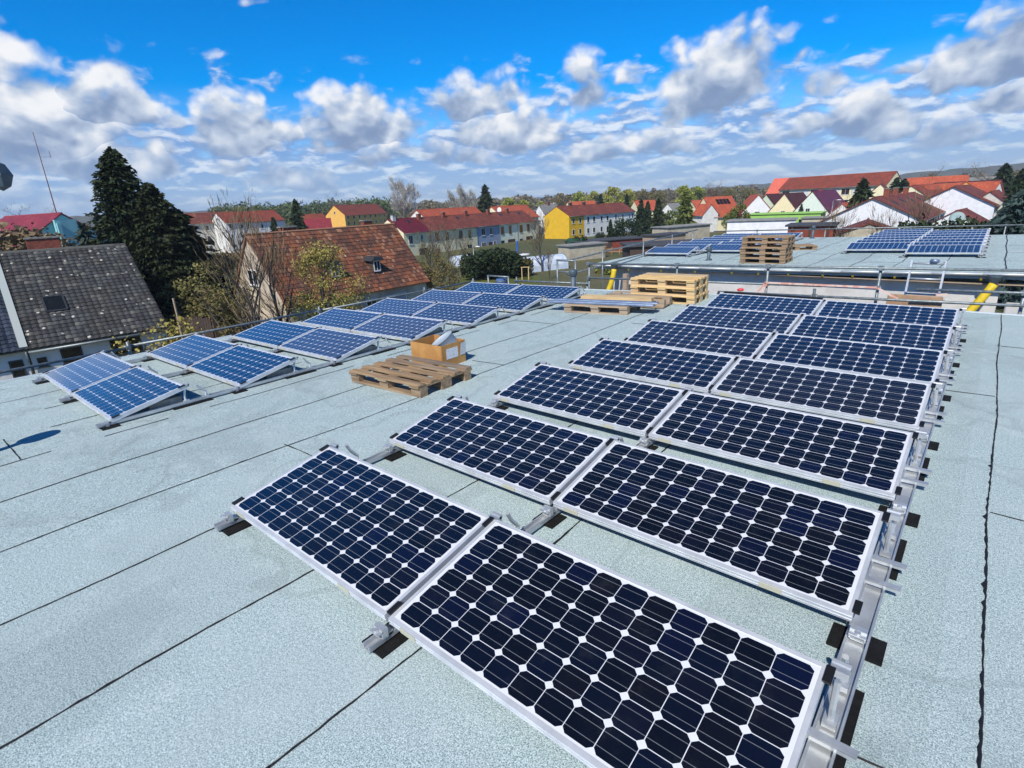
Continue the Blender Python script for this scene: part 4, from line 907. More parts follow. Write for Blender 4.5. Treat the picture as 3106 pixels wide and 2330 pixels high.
h = far_house(*regE(205, 412), 158, 84, 12, 4.1, 4.9, w_pyel, t_dburg, 'cream gabled house with dark burgundy roof', grp=gsm, ws=(('A', 0, .2, 1, 1.4),))
h = far_house(*regE(440, 392), 150, 84, 15, 4.6, 5.4, w_mint, t_burg, 'mint green gabled house with crimson roof', grp=gsm, ws=(('A', .6, 1.0, .9, 1.5),))
MB().bar((-.6, -1.6, h.ze - .3), (-.6, 1.6, h.ze - .3), 1.0, .12).build('balcony', render_, h.root)
h = far_house(*regE(690, 495), 120, 84, 8, 2.6, 2.4, w_white, t_orange, 'low white gable with orange roof in front of the mint green house', grp=gsm)
# school
p = T(*regE(1145, 224), 215); sx = House('school_building', 'long cream school building with red roof and rows of white windows', p.x, p.y, 168, 33, 6.2, p.z, p.z - 3.5, w_pyel, t_red, over=.6, cat='school', hip=0)
for k in range(10): sx.window('L', 1.8 + k * 3.2, sx.ze - 1.6, 2.4, 1.8, bars=1, glassm=lazymat('blind_white', (214, 216, 214)) if k % 3 else None)
for k in range(10): sx.window('L', 1.8 + k * 3.2, sx.ze - 5.0, 2.4, 1.8, bars=1)
MB().box((19, 6.4, sx.ze - 1.7), (1.2, .4, 3.2)).build('stair_panel', w_pink, sx.root)
q = sx.M @ Vector((33.05, 0, 0)); House('annex', 'plain salmon red end wing at the left end of the school', q.x, q.y, 168, 5.5, 6.5, sx.zr + GZ + .05, sx.zr + GZ - 6.5, w_pink, t_salmon, cat='building', over=.1, vover=0)
gfr = 'far red roofs on the right'
for X, Y, dist, yaw, L, hw, rise, wl, rf, lb in (
    (1230, 285, 190, 10, 13, 4, 3, w_cream, t_orange, 'far house with bright orange roof right of the school'), (1545, 290, 240, 10, 16, 4, 2.2, w_grey, t_grey, 'far barn with flat grey roof right of the orange roof'),
    (1460, 325, 165, 15, 12, 4, 3, w_cream, t_dburg, 'far house with dark burgundy roof below the grey barn'), (1370, 345, 140, 80, 9, 3.5, 3.5, w_pink, t_orange, 'brick red gable house left of the second white gable'),
    (1730, 312, 150, 100, 10, 4, 3, w_orange, t_orange, 'orange house behind the ridge of the second white gable'), (2010, 312, 150, 160, 14, 4.4, 4, w_white, t_orange, 'white house with steep orange roof at the right end of the village'),
    (1845, 308, 190, 20, 9, 4, 3, w_cream, t_dburg, 'far house with wine red roof at the foot of the bare tree'), (1930, 395, 120, 84, 9, 3, 2.4, w_grey, t_brown, 'low red roof just right of the second white gable'),
    (1010, 330, 150, 95, 10, 3, 3, w_cream, t_brown, 'brown red roof peeping over the ridge of the big white gable'), (1270, 345, 135, 80, 14, 3.6, 2.6, w_cream, t_red, 'red roof behind the ridge end of the big white gable'),
    (120, 350, 260, 30, 16, 4, 3, w_cream, t_orange, 'far low orange roof at the edge of the wood left of the school'), (1760, 330, 175, 80, 12, 3.8, 3, w_grey, t_red, 'far red roof above the second white gable')):
    far_house(*regE(X, Y), dist, yaw, L, hw, rise, wl, rf, lb, grp=gfr)
gfm = 'far red roofs in the middle'
for X, Y, dist, yaw, L, hw, rise, wl, rf, lb in (
    (450, 440, 145, 100, 26, 4.5, 3.2, w_white, t_orange, 'house with long bright orange roof behind the cream terrace'), (1080, 412, 150, 95, 16, 4.2, 3, w_cream, t_orange, 'house with orange roof and white dish behind the mint terrace'),
    (1480, 398, 165, 88, 8, 3.6, 4.5, w_bright, t_grey, 'white gabled house with grey roof between the two terraces'), (1720, 372, 210, 70, 12, 4, 3.2, w_pyel, t_orange, 'pale house with orange roof above the yellow terrace')):
    hh = far_house(*regC(X, Y), dist, yaw, L, hw, rise, wl, rf, lb, grp=gfm)
    if 'grey roof' in lb: hh.window('A', 0, 3.2, 1, 1.3); hh.window('A', 1.5, 6, .9, 1.2); hh.chimney(4, 0, .7, .6, .8, brick)
for X, Y, dist, yaw, lb in ((620, 362, 230, 60, 'far orange roof among the trees right of the yellow terrace'), (900, 385, 210, 80, 'small white gable with grey roof among the far trees'), (1100, 360, 200, 60, 'small house with orange gable roof behind the big green conifer')):
    far_house(*regD(X, Y), dist, yaw, 9, 3.6, 3.4, w_white if 'white' in lb else w_cream, t_grey if 'grey' in lb else t_orange, lb, grp=gfm)
ds = thing('satellite_dish', 'white satellite dish on the orange roof behind the mint terrace', 'satellite dish', T(*regC(1148, 440), 146)); MB().lathe([(0, 0), (.35, .05), (.8, .22), (.35, .07), (0, .02)], (0, 0, 0), 20, Matrix.Rotation(R(80), 3, 'X')).build('dish', lazymat('dish_white', (226, 228, 228)), ds, True); MB().tube([(0, .1, 0), (0, .15, -1.8)], .06, 6).build('pole', galv, ds)
# water tower and radio mast on the skyline
q = T(*regC(1618, 370), 320); wt = thing('water_tower', 'white water tower with blue band above the yellow terrace', 'water tower', (q.x, q.y, GZ)); H = q.z - GZ
MB().lathe([(1.6, 0), (1.6, H - 4.5), (3.1, H - 3.4), (3.1, H - 1.6)], n=16).build('shaft', w_white, wt); MB().lathe([(3.15, H - 1.6), (3.15, H - .9)], n=16).build('band', lazymat('band_blue', (40, 70, 120)), wt); MB().lathe([(3.1, H - .9), (2.4, H - .2), (0, H)], n=16).build('dome', w_bright, wt)
q = T(*regC(424, 208), 420); rm = thing('radio_mast', 'slim lattice radio mast on the skyline beside the pale birch', 'radio mast', (q.x, q.y, GZ)); H = q.z - GZ; b = MB()
for a in range(3): b.tube([(1.3 * math.cos(a * 2.1), 1.3 * math.sin(a * 2.1), 0), (.25 * math.cos(a * 2.1), .25 * math.sin(a * 2.1), H)], .16, 4)
for k in range(24):
    z0, z1 = H * k / 24, H * (k + 1) / 24; r0 = 1.3 - 1.05 * k / 24
    for a in range(3): b.bar((r0 * math.cos(a * 2.1), r0 * math.sin(a * 2.1), z0), (r0 * .95 * math.cos(a * 2.1 + 2.1), r0 * .95 * math.sin(a * 2.1 + 2.1), z1), .1)
b.build('lattice', lazymat('mast_grey', (120, 132, 150)), rm)

# ---------------------------------------------------------------- vegetation
def quads(name, V, m, parent=None, tri=False):
    k = 3 if tri else 4; n = len(V) // k
    me = bpy.data.meshes.new(name); me.vertices.add(len(V)); me.vertices.foreach_set('co', np.asarray(V, np.float32).ravel())
    me.loops.add(n * k); me.loops.foreach_set('vertex_index', np.arange(n * k, dtype=np.int32)); me.polygons.add(n)
    me.polygons.foreach_set('loop_start', np.arange(0, n * k, k, dtype=np.int32)); me.polygons.foreach_set('loop_total', np.full(n, k, np.int32))
    me.update(calc_edges=True); me.validate(); me.materials.append(m)
    o = bpy.data.objects.new(name, me); COL.objects.link(o)
    if parent: o.parent = parent
    return o
def leaf_verts(C, size, aspect=1.0, dirs=None, jit=.5):
    n = len(C); s = size * (1 + jit * (RNG.random(n) * 2 - 1))
    if dirs is None: a = RNG.normal(size=(n, 3))
    else: a = dirs + RNG.normal(size=(n, 3)) * .3
    a /= np.linalg.norm(a, axis=1, keepdims=True) + 1e-9
    b = np.cross(a, RNG.normal(size=(n, 3))); b /= np.linalg.norm(b, axis=1, keepdims=True) + 1e-9
    a = a * (s * aspect)[:, None] / 2; b = b * s[:, None] / 2
    return np.stack([C - a - b * .6, C + a * .2 - b, C + a, C - a * .3 + b], 1).reshape(-1, 3)
def blob_points(blobs, n, shell=.55):
    out = []; vol = np.array([b[3] * b[4] * b[5] for b in blobs]); vol /= vol.sum()
    for b, v in zip(blobs, vol):
        k = max(8, int(n * v)); d = RNG.normal(size=(k, 3)); d /= np.linalg.norm(d, axis=1, keepdims=True)
        rr = shell + (1 - shell) * RNG.random(k) ** .6; rr *= 1 + .14 * np.sin(d[:, 0] * 7 + b[0]) * np.cos(d[:, 2] * 6 + b[1])
        out.append(np.array(b[:3]) + d * rr[:, None] * np.array(b[3:6]))
    return np.concatenate(out)
def crown_blobs(H, Rr, z0, n=26, seed=0, top=.35):
    rg = np.random.default_rng(seed); B = []
    for i in range(n):
        t = rg.random(); z = z0 + (H - z0) * (.12 + .8 * t); env = Rr * math.sqrt(max(.05, 1 - (2 * abs(t - top) / (2 * max(top, 1 - top))) ** 2.2))
        a = rg.random() * 6.28; r_ = env * math.sqrt(rg.random()) * .8; s = Rr * rg.uniform(.2, .36)
        B.append((r_ * math.cos(a), r_ * math.sin(a), z, s, s, s * rg.uniform(.7, 1.0)))
    return B
def limb_segs(H, Rr, depth, seed, spread=.55, trunk_r=None, upright=.5, first=.25, nb=5):
    rg = random.Random(seed); segs = []; tips = []
    def grow(p, d, L, r_, lev):
        n = 4 if lev == 0 else 3; pts = [p]; q = Vector(p); dd = Vector(d)
        for i in range(n):
            dd = (dd + Vector((rg.uniform(-1, 1), rg.uniform(-1, 1), rg.uniform(-.3, .6) * upright)) * (.08 if lev == 0 else .2)).normalized(); q = q + dd * (L / n); pts.append(q.copy())
        segs.append((pts, [max(.008, r_ * (1 - .6 * i / n)) for i in range(n + 1)], lev)); tips.append((pts[-1], lev))
        if lev >= depth: return
        k = nb + rg.randint(0, 2) if lev == 0 else rg.randint(3, 4)
        for j in range(k):
            t = (first + (1 - first) * (j + rg.random()) / k) if lev == 0 else rg.uniform(.3, 1); i = min(n - 1, int(t * n)); b_ = pts[i].lerp(pts[i + 1], t * n - i if t < 1 else 1)
            a = rg.uniform(0, 6.28); side = Vector((math.cos(a), math.sin(a), rg.uniform(-.1, .5))); nd = (dd * (1 - spread) + side * spread + Vector((0, 0, .25 * upright))).normalized()
            grow(b_, nd, L * rg.uniform(.42, .68) * (1.1 - .35 * t if lev == 0 else 1), r_ * rg.uniform(.4, .6) * (1.1 - .4 * t), lev + 1)
    grow(Vector((0, 0, 0)), Vector((rg.uniform(-.04, .04), rg.uniform(-.04, .04), 1)), H * .72, trunk_r or H * .022, 0)
    return segs, tips
TREES = {}
def bare(key, H, Rr, depth, seed, bk, tw, twigs=900, tsize=.3, nm='bare_tree', **k):
    root = thing(nm, None, None); segs, tips = limb_segs(H, Rr, depth, seed, **k); a = MB(); b = MB()
    for pts, rs, lev in segs: (a if lev <= 1 else b).tube(pts, rs, 6 if lev == 0 else (4 if lev == 1 else 3), cap=False)
    a.build('trunk', bk, root, True); b.build('branches', bk, root)
    if twigs:
        tp = np.array([tuple(t[0]) for t in tips if t[1] >= depth - 1]); idx = RNG.integers(0, len(tp), twigs); C = tp[idx] + RNG.normal(size=(twigs, 3)) * H * .03
        dd = C - np.array([0, 0, H * .45]); dd /= np.linalg.norm(dd, axis=1, keepdims=True) + 1e-9
        V = leaf_verts(C, tsize * .09, 14, dd + np.array([0, 0, .3])); quads('twigs', V, tw, root)
    TREES[key] = root; root['_h'] = H; return root
def leafy(key, H, Rr, lm, n, size, seed, z0=None, bk=None, nb=26, shell=.5, nm='leafy_tree', top=.35):
    root = thing(nm, None, None); z0 = H * .25 if z0 is None else z0
    segs, _ = limb_segs(H * .95, Rr, 2, seed); a = MB()
    for pts, rs, lev in segs: a.tube(pts, rs, 5 if lev == 0 else 3, cap=False)
    a.build('trunk', bk or bark, root, True)
    quads('crown', leaf_verts(blob_points(crown_blobs(H, Rr, z0, nb, seed, top), n, shell), size), lm, root)
    TREES[key] = root; root['_h'] = H; return root
def conifer(key, H, Rr, lm, nbr, per, size, seed, z0=.06, power=.8, lump=.25, nm='conifer', droop=.25, tw=2.4, base=.75):
    root = thing(nm, None, None); rg = np.random.default_rng(seed); C = []; D = []
    for i in range(nbr):
        t = (i + rg.random()) / nbr; t = t ** 1.15; z = H * (z0 + (1 - z0) * t); a = i * 2.39996 + rg.normal() * .25
        env = Rr * (1 - t) ** power * min(1, base + t * (1 - base) / .22) * (1 + lump * math.sin(a * 2 + seed) * .5 + rg.normal() * .19) + .12
        m = max(3, int(per * (.35 + env / Rr)))
        s = rg.random(m) ** .7; x = env * s; w = rg.normal(size=m) * env * .13 * (1.1 - s * .4)
        zz = z - droop * env * s ** 1.6 + .12 * env * np.maximum(0, s - .75) * 4 * .3 + rg.normal(size=m) * .07 * Rr * .3
        C.append(np.stack([x * math.cos(a) - w * math.sin(a), x * math.sin(a) + w * math.cos(a), zz], 1)); D.append(np.tile([math.cos(a), math.sin(a), -.35], (m, 1)) + rg.normal(size=(m, 3)) * .25)
    C = np.concatenate(C); D = np.concatenate(D)
    MB().tube([(0, 0, 0), (0, 0, H * .5), (0, 0, H * .97)], [H * .016, H * .01, .02], 7).build('trunk', bark, root, True)
    quads('crown', leaf_verts(C, size, tw, D), lm, root); TREES[key] = root; root['_h'] = H; return root
USED = {}
def plant(key, label, cat, px, ytop, dist, group=None, wide=1.0, g=GZ, rot=None):
    p = T(px, ytop, dist); src = TREES[key]; k = (p.z - g) / src['_h']; rr = random.uniform(0, 6.28) if rot is None else rot; sc = (k * wide, k * wide, k)
    if key not in USED: USED[key] = 1; o = src; o.location = (p.x, p.y, g); o.rotation_euler = (0, 0, rr); o.scale = sc
    else: o = dup(src, (p.x, p.y, g), (0, 0, rr), None, sc)
    if 'group' in o: del o['group']
    tag(o, label, cat, group); return o
conifer('big', 16, 3.9, f_spruce, 620, 62, .15, 3, z0=.02, power=.62, lump=.5, nm='spruce', droop=.2, base=.45)
conifer('big2', 14, 3.6, f_spruce, 560, 62, .15, 11, z0=.02, power=.55, lump=.6, nm='spruce', droop=.22, base=.6)
conifer('con_a', 10, 2.3, f_dark, 170, 14, .34, 5, nm='conifer'); conifer('con_b', 10, 2.9, f_dark, 190, 15, .36, 9, power=.7, nm='conifer'); conifer('con_c', 10, 3.2, f_mid, 190, 15, .36, 21, power=.75, nm='conifer')
conifer('blue', 6, 2.0, f_blue, 90, 12, .26, 13, nm='blue_spruce'); conifer('bigr', 9, 4.2, f_blue, 260, 26, .26, 17, power=.7, nm='spruce', droop=.3)
leafy('spring', 12, 4.6, f_green, 2600, .42, 2); leafy('mid', 11, 4.6, f_mid, 2400, .42, 4); leafy('olive', 10, 4.4, f_olive, 2200, .34, 6); leafy('brown', 10, 4.4, f_brown, 2200, .3, 8, shell=.35)
leafy('willow', 7, 2.35, f_willow, 9000, .08, 12, z0=1.0, nb=44, shell=.1, nm='budding_tree', top=.3); leafy('bushd', 4, 2.4, f_dark, 1500, .26, 14, z0=.2, nb=20, nm='evergreen_bush', top=.4); leafy('bushm', 4, 2.4, f_mid, 1500, .26, 15, z0=.2, nb=20, nm='garden_bush', top=.4)
leafy('twigb', 4, 2.6, f_brown, 2600, .13, 16, z0=.1, nb=26, shell=.2, nm='twiggy_bush', top=.4); leafy('twigo', 6, 3.0, f_olive, 3600, .15, 18, z0=.1, nb=34, shell=.2, nm='twiggy_bush', top=.45); leafy('wbush', 3, 2.2, f_willow, 2400, .10, 19, z0=.1, nb=24, shell=.2, nm='budding_bush', top=.4)
bare('bare', 8, 3, 3, 31, bark, f_brown, 500, .5, upright=.9, nb=8, spread=.5, first=.15); bare('oak', 12, 6, 3, 33, bark, f_grey, 900, .5, spread=.75, upright=.35, nb=7, first=.3); bare('birch', 13, 3, 3, 35, bark_l, f_birch, 3200, .8, spread=.45, upright=.7, nb=9, nm='birch_tree', first=.25)
bare('shrub', 5, 2, 3, 37, bark, f_olive, 700, .35, upright=.9, nb=9, spread=.45, first=.05)
plant('big', 'tall dark spruce towering between the dark tiled house and the old house', 'tree', 334, 452, 52)
plant('big2', 'second dark spruce merged with the taller one, on its right side', 'tree', 447, 560, 51, wide=1.25)
plant('con_b', 'lower dark conifer at the right foot of the two spruces', 'tree', 535, 640, 54, wide=1.35)
plant('blue', 'small blue grey spruce in front of the teal house', 'tree', 250, 690, 62)
plant('oak', 'bare spreading tree on the skyline behind the crimson roof', 'tree', 90, 628, 140); plant('oak', 'second bare tree behind the ridge of the crimson roof, by the mast', 'tree', 190, 632, 150)
for x, y, d, l in ((20, 700, 60, 'large brown twiggy bush at the left edge above the dark roof'), (75, 715, 62, 'brown twiggy bush left of the teal wall')): plant('twigb', l, 'bush', x, y, d, 'twiggy bushes left of the teal house', 1.3)
for k, (x, y, d, l) in enumerate(((600, 790, 47, 'olive brown twiggy bush beside the dark spruce'), (650, 770, 58, 'olive twiggy bush in front of the white apartment block'), (620, 860, 44, 'low brown bush below the spruce'), (570, 760, 60, 'brown twiggy bush half hidden by the spruce'))): plant(('twigo', 'twigb')[k % 2], l, 'bush', x, y, d, 'bushes between the spruce and the old house', 1.1)
for k, (x, y, d, l) in enumerate(((690, 640, 60, 'slender bare tree in front of the white apartment gable'), (745, 735, 31, 'bare branching tree in front of the plaster gable'), (815, 740, 33, 'second bare tree before the plaster gable, trunk furthest right'))): plant('bare', l, 'tree', x, y, d, 'bare trees by the old house', .8)
plant('willow', 'yellow green budding tree standing before the old tiled roof', 'tree', 969, 733, 34, wide=1.05)
plant('wbush', 'yellow budding bush at the corner of the dark tiled house', 'bush', 470, 975, 33, wide=1.1); plant('wbush', 'yellow green bush below the eaves of the old house', 'bush', 960, 905, 33, wide=.8)
for k, (x, y, d, l) in enumerate(((1300, 735, 62, 'tall olive twiggy shrub right of the old house'), (1330, 770, 58, 'olive twiggy shrub beyond the corner of the old house'), (1370, 790, 60, 'lower olive shrub beside the lawn'), (1285, 790, 52, 'dense twiggy shrub against the old house corner'))): plant(('shrub', 'twigo')[k % 2], l, 'bush', x, y, d, 'shrubs right of the old house')
for x, y, d, l in ((1350, 705, 70, 'thin bare tree in front of the cream terrace'), (1310, 700, 74, 'thin bare tree close to the burgundy roofed terrace end'), (1640, 660, 74, 'thin tall bare tree beside the white garden tent'), (1665, 760, 66, 'dark bare fruit tree in the garden behind the scaffold'), (1835, 745, 84, 'dark gnarled fruit tree by the green water butts'), (1400, 715, 72, 'thin bare tree before the blue terrace house')): plant('bare', l, 'tree', x, y, d, 'bare trees in the gardens', .75)
plant('oak', 'wide bare tree on the skyline behind the orange block', 'tree', 1023, 588, 260); plant('birch', 'pale leafless birch on the skyline beside the radio mast', 'tree', 1222, 559, 170)
plant('birch', 'pale slender birch, left of the pair behind the terrace', 'tree', 1387, 592, 190, wide=.8); plant('birch', 'pale slender birch, right of the pair behind the terrace', 'tree', 1420, 577, 185, wide=.8)
plant('con_b', 'dark pointed conifer on the skyline behind the mint terrace', 'tree', 1471, 563, 170, wide=1.0); plant('con_a', 'narrow dark conifer right of the white apartment block', 'tree', 893, 606, 120, wide=.9); plant('con_a', 'dark small conifer at the end of the white apartment block', 'tree', 827, 660, 110, wide=.8)
gcon = 'conifers by the far terrace'
for key, x, y, d, w, l in (('con_a', 1902, 590, 175, .9, 'dark conifer on the ridge line of the far terrace'), ('con_b', 1945, 606, 140, .8, 'dark conifer right of the light blue house'), ('con_b', 1965, 612, 132, .7, 'dark conifer squeezed between two taller ones'), ('con_b', 1998, 604, 128, .75, 'tall dark conifer in front of the far trees'), ('con_c', 2082, 578, 122, .95, 'tallest green conifer standing in front of the gardens'), ('con_a', 1852, 666, 108, .9, 'small dark conifer in front of the pale terrace'), ('con_a', 1822, 590, 210, 1.1, 'far conifer behind the yellow terrace')): plant(key, l, 'tree', x, y, d, gcon, w)
for key, x, y, d, w, l in (('bushd', 1897, 664, 110, 1.0, 'round dark evergreen in front of the light blue house'), ('bushd', 1820, 705, 112, .8, 'small round bush below the pale terrace'), ('mid', 2245, 617, 128, .8, 'round olive green tree in front of the orange roofed house'), ('mid', 2215, 640, 122, .7, 'lower green bush left of the white garage'), ('bushd', 1955, 700, 105, 1, 'dark bush at the foot of the conifers'), ('bushm', 2030, 640, 150, 1, 'green hedge tree beyond the conifers'), ('bushd', 1760, 715, 98, .9, 'dark bush over the garden sheds')): plant(key, l, 'bush' if 'bush' in l else 'tree', x, y, d, 'evergreens in the gardens', w)
gy = 'spring green trees at the edge of the wood'
for k, (x, y, d, key, l) in enumerate(((1540, 600, 260, 'spring', 'yellow green tree behind the dark pointed conifer'), (1585, 606, 250, 'spring', 'yellow green tree left of the white grey roofed house'), (1690, 597, 300, 'olive', 'olive tree by the water tower'), (1755, 583, 310, 'spring', 'yellow green tree above the yellow terrace roof'), (1800, 580, 320, 'spring', 'second yellow green tree above the yellow terrace roof'), (1858, 567, 300, 'spring', 'tall yellow green tree above the dark ridge conifer'), (1905, 574, 310, 'spring', 'broad yellow green tree over the end of the far terrace'), (1950, 572, 300, 'olive', 'olive tree behind the conifer group'), (2000, 575, 290, 'olive', 'olive green tree behind the tallest dark conifer'), (2075, 563, 280, 'spring', 'bright yellow green tree behind the tallest green conifer'), (2115, 566, 285, 'spring', 'bright yellow green tree left of the pale yellow house'), (2160, 570, 300, 'brown', 'brown budding tree behind the pale yellow house'), (2210, 568, 310, 'olive', 'olive tree above the orange roofs'), (2270, 568, 320, 'olive', 'olive tree above the plain orange roof'), (1640, 612, 280, 'spring', 'pale green tree behind the white grey roofed house'))): plant(key, l, 'tree', x, y, d, gy, 1.1)
gsk = 'bare trees on the right skyline'
for x, y, d, w, l in ((2140, 545, 330, 1, 'grey bare tree on the skyline above the pale yellow house'), (2180, 547, 340, .9, 'leaning bare tree on the skyline left of the salmon gable'), (2285, 552, 340, .8, 'bare tree on the skyline above the plain orange roof'), (2040, 560, 360, .9, 'pinkish bare tree on the skyline behind the spring green trees'), (2845, 500, 260, .8, 'bare tree on the skyline right of the school'), (2800, 520, 260, .9, 'low bare tree beside the school gable'), (2990, 492, 190, .8, 'big pale bare tree above the far orange roofs'), (2935, 505, 230, .7, 'bare tree left of the big pale bare tree'), (2970, 500, 250, .7, 'smaller bare tree crossing the big pale one')): plant('oak', l, 'tree', x, y, d, gsk, w)
for key, x, y, d, w, l in (('con_b', 2622, 545, 105, 1.0, 'green conifer in front of the crimson roof'), ('con_a', 2722, 540, 160, 1.2, 'dark conifer at the right end of the school'), ('con_b', 2745, 545, 150, 1.2, 'conifer left of the brick red gable'), ('con_b', 3053, 498, 170, 1.1, 'dark conifer on the right skyline'), ('con_a', 2345, 560, 240, 1.0, 'dark conifer on the skyline left of the salmon gable'), ('con_a', 2550, 625, 140, .7, 'small dark conifer in front of the mint house'), ('con_a', 2432, 620, 145, .8, 'small dark conifer below the cream gable'), ('con_b', 3104, 515, 120, .8, 'tall conifer cut off by the right edge')): plant(key, l, 'tree', x, y, d, 'conifers on the right', w)
plant('bigr', 'broad blue green spruce at the right edge beyond the far roof', 'tree', 3100, 585, 55, wide=1.0)
for k, (x, y, d, l) in enumerate(((2560, 640, 60, 'bare tree before the left half of the big white gable'), (2700, 650, 62, 'bare tree before the right half of the big white gable'), (2800, 600, 66, 'thin bare tree before the tall windows of the white house'))): plant('bare', l, 'tree', x, y, d, 'bare trees before the big white gable', .75)
# hills and the wood along the horizon
def prof(az):                                       # height of the far wooded skyline, metres above the eye, by azimuth
    pts = [(-95, 16), (-75, 15), (-66, 14), (-55, 12), (-47, 9), (-40, 9), (-30, 12), (-20, 15), (-8, 20), (0, 30), (8, 34), (20, 30)]
    for (a, ha), (b, hb) in zip(pts, pts[1:]):
        if a <= az <= b: return ha + (hb - ha) * (az - a) / (b - a)
    return 16
hb = MB(); azs = np.linspace(-100, 25, 260); rows = 7
for j in range(rows):
    for az in azs:
        t = j / (rows - 1); r_ = 1150 + 900 * t; a = R(az); z = GZ + (prof(az) + 1.85 + 7) * (t ** .6) * 1.25 * (r_ / 2050)+ (random.uniform(-1, 1) * 1.8 if j else 0)
        hb.v.append((CAM.x + r_ * math.sin(a), CAM.y + r_ * math.cos(a), z))
n = len(azs)
for j in range(rows - 1):
    for i in range(n - 1): hb.f.append([j * n + i, j * n + i + 1, (j + 1) * n + i + 1, (j + 1) * n + i])
hm = mat('wooded_hill', (.085, .070, .040, 1), .95, 0, (.05, .065, .022, 1), .02, 1.0, .2)
tag(hb.build('hills', hm), 'wooded hills along the horizon', 'hills', kind='structure')
def wood_band(name, label, a0, a1, r0, r1, n, hh, m, size, leaves=130):
    C = []
    for i in range(n):
        a = R(random.uniform(a0, a1)); r_ = random.uniform(r0, r1); H = random.uniform(.75, 1.1) * hh; w = H * random.uniform(.26, .4)
        d = RNG.normal(size=(leaves, 3)); d /= np.linalg.norm(d, axis=1, keepdims=True)
        c = np.array([CAM.x + r_ * math.sin(a), CAM.y + r_ * math.cos(a), GZ + H * .6]); C.append(c + d * (.75 + .35 * RNG.random((leaves, 1))) * np.array([w, w, H * .42]))
    o = quads(name, leaf_verts(np.concatenate(C), size), m); tag(o, label, 'wood', kind='stuff')
f_pine = foliage('pine_wood', (.062, .088, .026, 1), (.105, .125, .03, 1), .35, .05); f_wood = foliage('bare_wood', (.17, .13, .08, 1), (.17, .16, .06, 1), .35, .03)
wood_band('pine_wood', 'green pine wood behind the apartment blocks', -68, -52, 330, 560, 300, 14.5, f_pine, 1.1)
wood_band('mixed_wood', 'brown and olive wood in the distance behind the terraces', -53, -22, 420, 900, 420, 13, f_wood, 1.7)
wood_band('hill_wood', 'brown and green wood on the rise at the right', -24, 10, 380, 900, 420, 12.5, f_wood, 1.5)
wood_band('orchard_wood', 'mixed trees and bushes between the village roofs', -66, 6, 270, 330, 80, 6.5, f_wood, .7)

# ---------------------------------------------------------------- gardens
def flat_shed(name, label, px, pyt, dist, yaw, L, Wd, wl, rf, cat='shed', H=None, th=.16, grp=None):
    p = T(px, pyt, dist); z = p.z if H is None else GZ + H
    r_ = thing(name, label, cat, (p.x, p.y, GZ), (0, 0, R(yaw)), grp); h = z - GZ
    MB().box((L / 2, -Wd / 2, h / 2 - .1), (L, Wd, h - .2)).build('wall', wl, r_); MB().box((L / 2, -Wd / 2, h - .1 + .003), (L + .5, Wd + .5, th)).build('flat_roof', rf, r_)
    return r_, h
m_tar = lazymat('tar_roof', (74, 76, 82), (60, 62, 68)); m_tarl = lazymat('light_tar_roof', (150, 150, 146), (130, 130, 126)); m_green = lazymat('dark_green_plastic', (28, 70, 50)); m_blue = lazymat('blue_paint', (20, 100, 190)); m_tarp = lazymat('white_tarp', (206, 214, 224), (176, 190, 208)); m_red = lazymat('red_brown_wall', (140, 66, 48), (116, 56, 42))
gsh = 'flat roofed garden sheds'
s_, H = flat_shed('garden_shed', 'long garden shed with flat dark roof behind the green water butts', *regC(1700, 690), 100, 60, 15, 5, m_red, m_tar, grp=gsh)
MB().box((6, -5.03, H / 2), (1, .06, 1.9)).build('door', wood_dk, s_)
s_, H = flat_shed('garden_shed', 'low shed with flat dark roof left of the yellow terrace base', *regC(1640, 725), 88, 70, 7, 3, w_beige, m_tarl, grp=gsh)
s_, H = flat_shed('garden_shed', 'pale concrete shed beside the street lamp and the conifers', *regD(770, 575), 110, 70, 11, 4, w_beige, m_tarl, grp=gsh)
s_, H = flat_shed('garden_shed', 'small wooden shed in front of the pale concrete one', *regD(690, 640), 88, 72, 6, 3, wood_gy, m_tar, grp=gsh)
s_, H = flat_shed('carport', 'dark open carport roof just beyond the far roof edge', *regD(520, 705), 58, 40, 13, 4, wood_dk, m_tar, grp=gsh)
s_, H = flat_shed('garage', 'white flat roofed garage in front of the lime green building', *regD(1432, 510), 110, 14, 10.5, 6, w_bright, m_tarl)
s_, H = flat_shed('low_building', 'lime green flat roofed building behind the white garage', *regD(1635, 458), 140, 5, 14, 7, w_lime, w_lime, cat='building')
for k in range(3): MB().box((3 + k * 4.2, -7.05, H * .55), (2.6, .08, 1.3)).build('window', glass, s_)
s_, H = flat_shed('low_building', 'beige flat roofed building right of the lime green one', *regE(385, 598), 120, 6, 12, 5, w_beige, m_tarl, cat='building')
MB().box((4, -5.05, H * .6), (3.4, .08, 1.2)).build('window', framew, s_)
s_, H = flat_shed('pergola', 'brown shed with dark lean-to roof left of the big white gable', *regE(280, 650), 64, 8, 3.8, 4, m_red, m_tar)
for k in range(3): MB().box((.4 + k * 1.5, -4.1, H / 2), (.18, .12, H)).build('post', wood_dk, s_)
s_, H = flat_shed('overgrown_shed', 'dark shed overgrown with evergreen in front of the blue terrace house', *regC(915, 800), 73, 55, 5.6, 3, wood_dk, m_tar)
for x, y, d, l in ((1436, 765, 69, 'evergreen creeper bulging over the left end of the overgrown shed'), (1478, 758, 68, 'evergreen creeper over the middle of the overgrown shed, left of the centre'), (1515, 752, 69, 'evergreen creeper over the middle of the overgrown shed, tallest'), (1550, 766, 69, 'evergreen creeper over the right end of the overgrown shed')): plant('bushd', l, 'bush', x, y, d, 'creepers over the dark shed', 1.15)
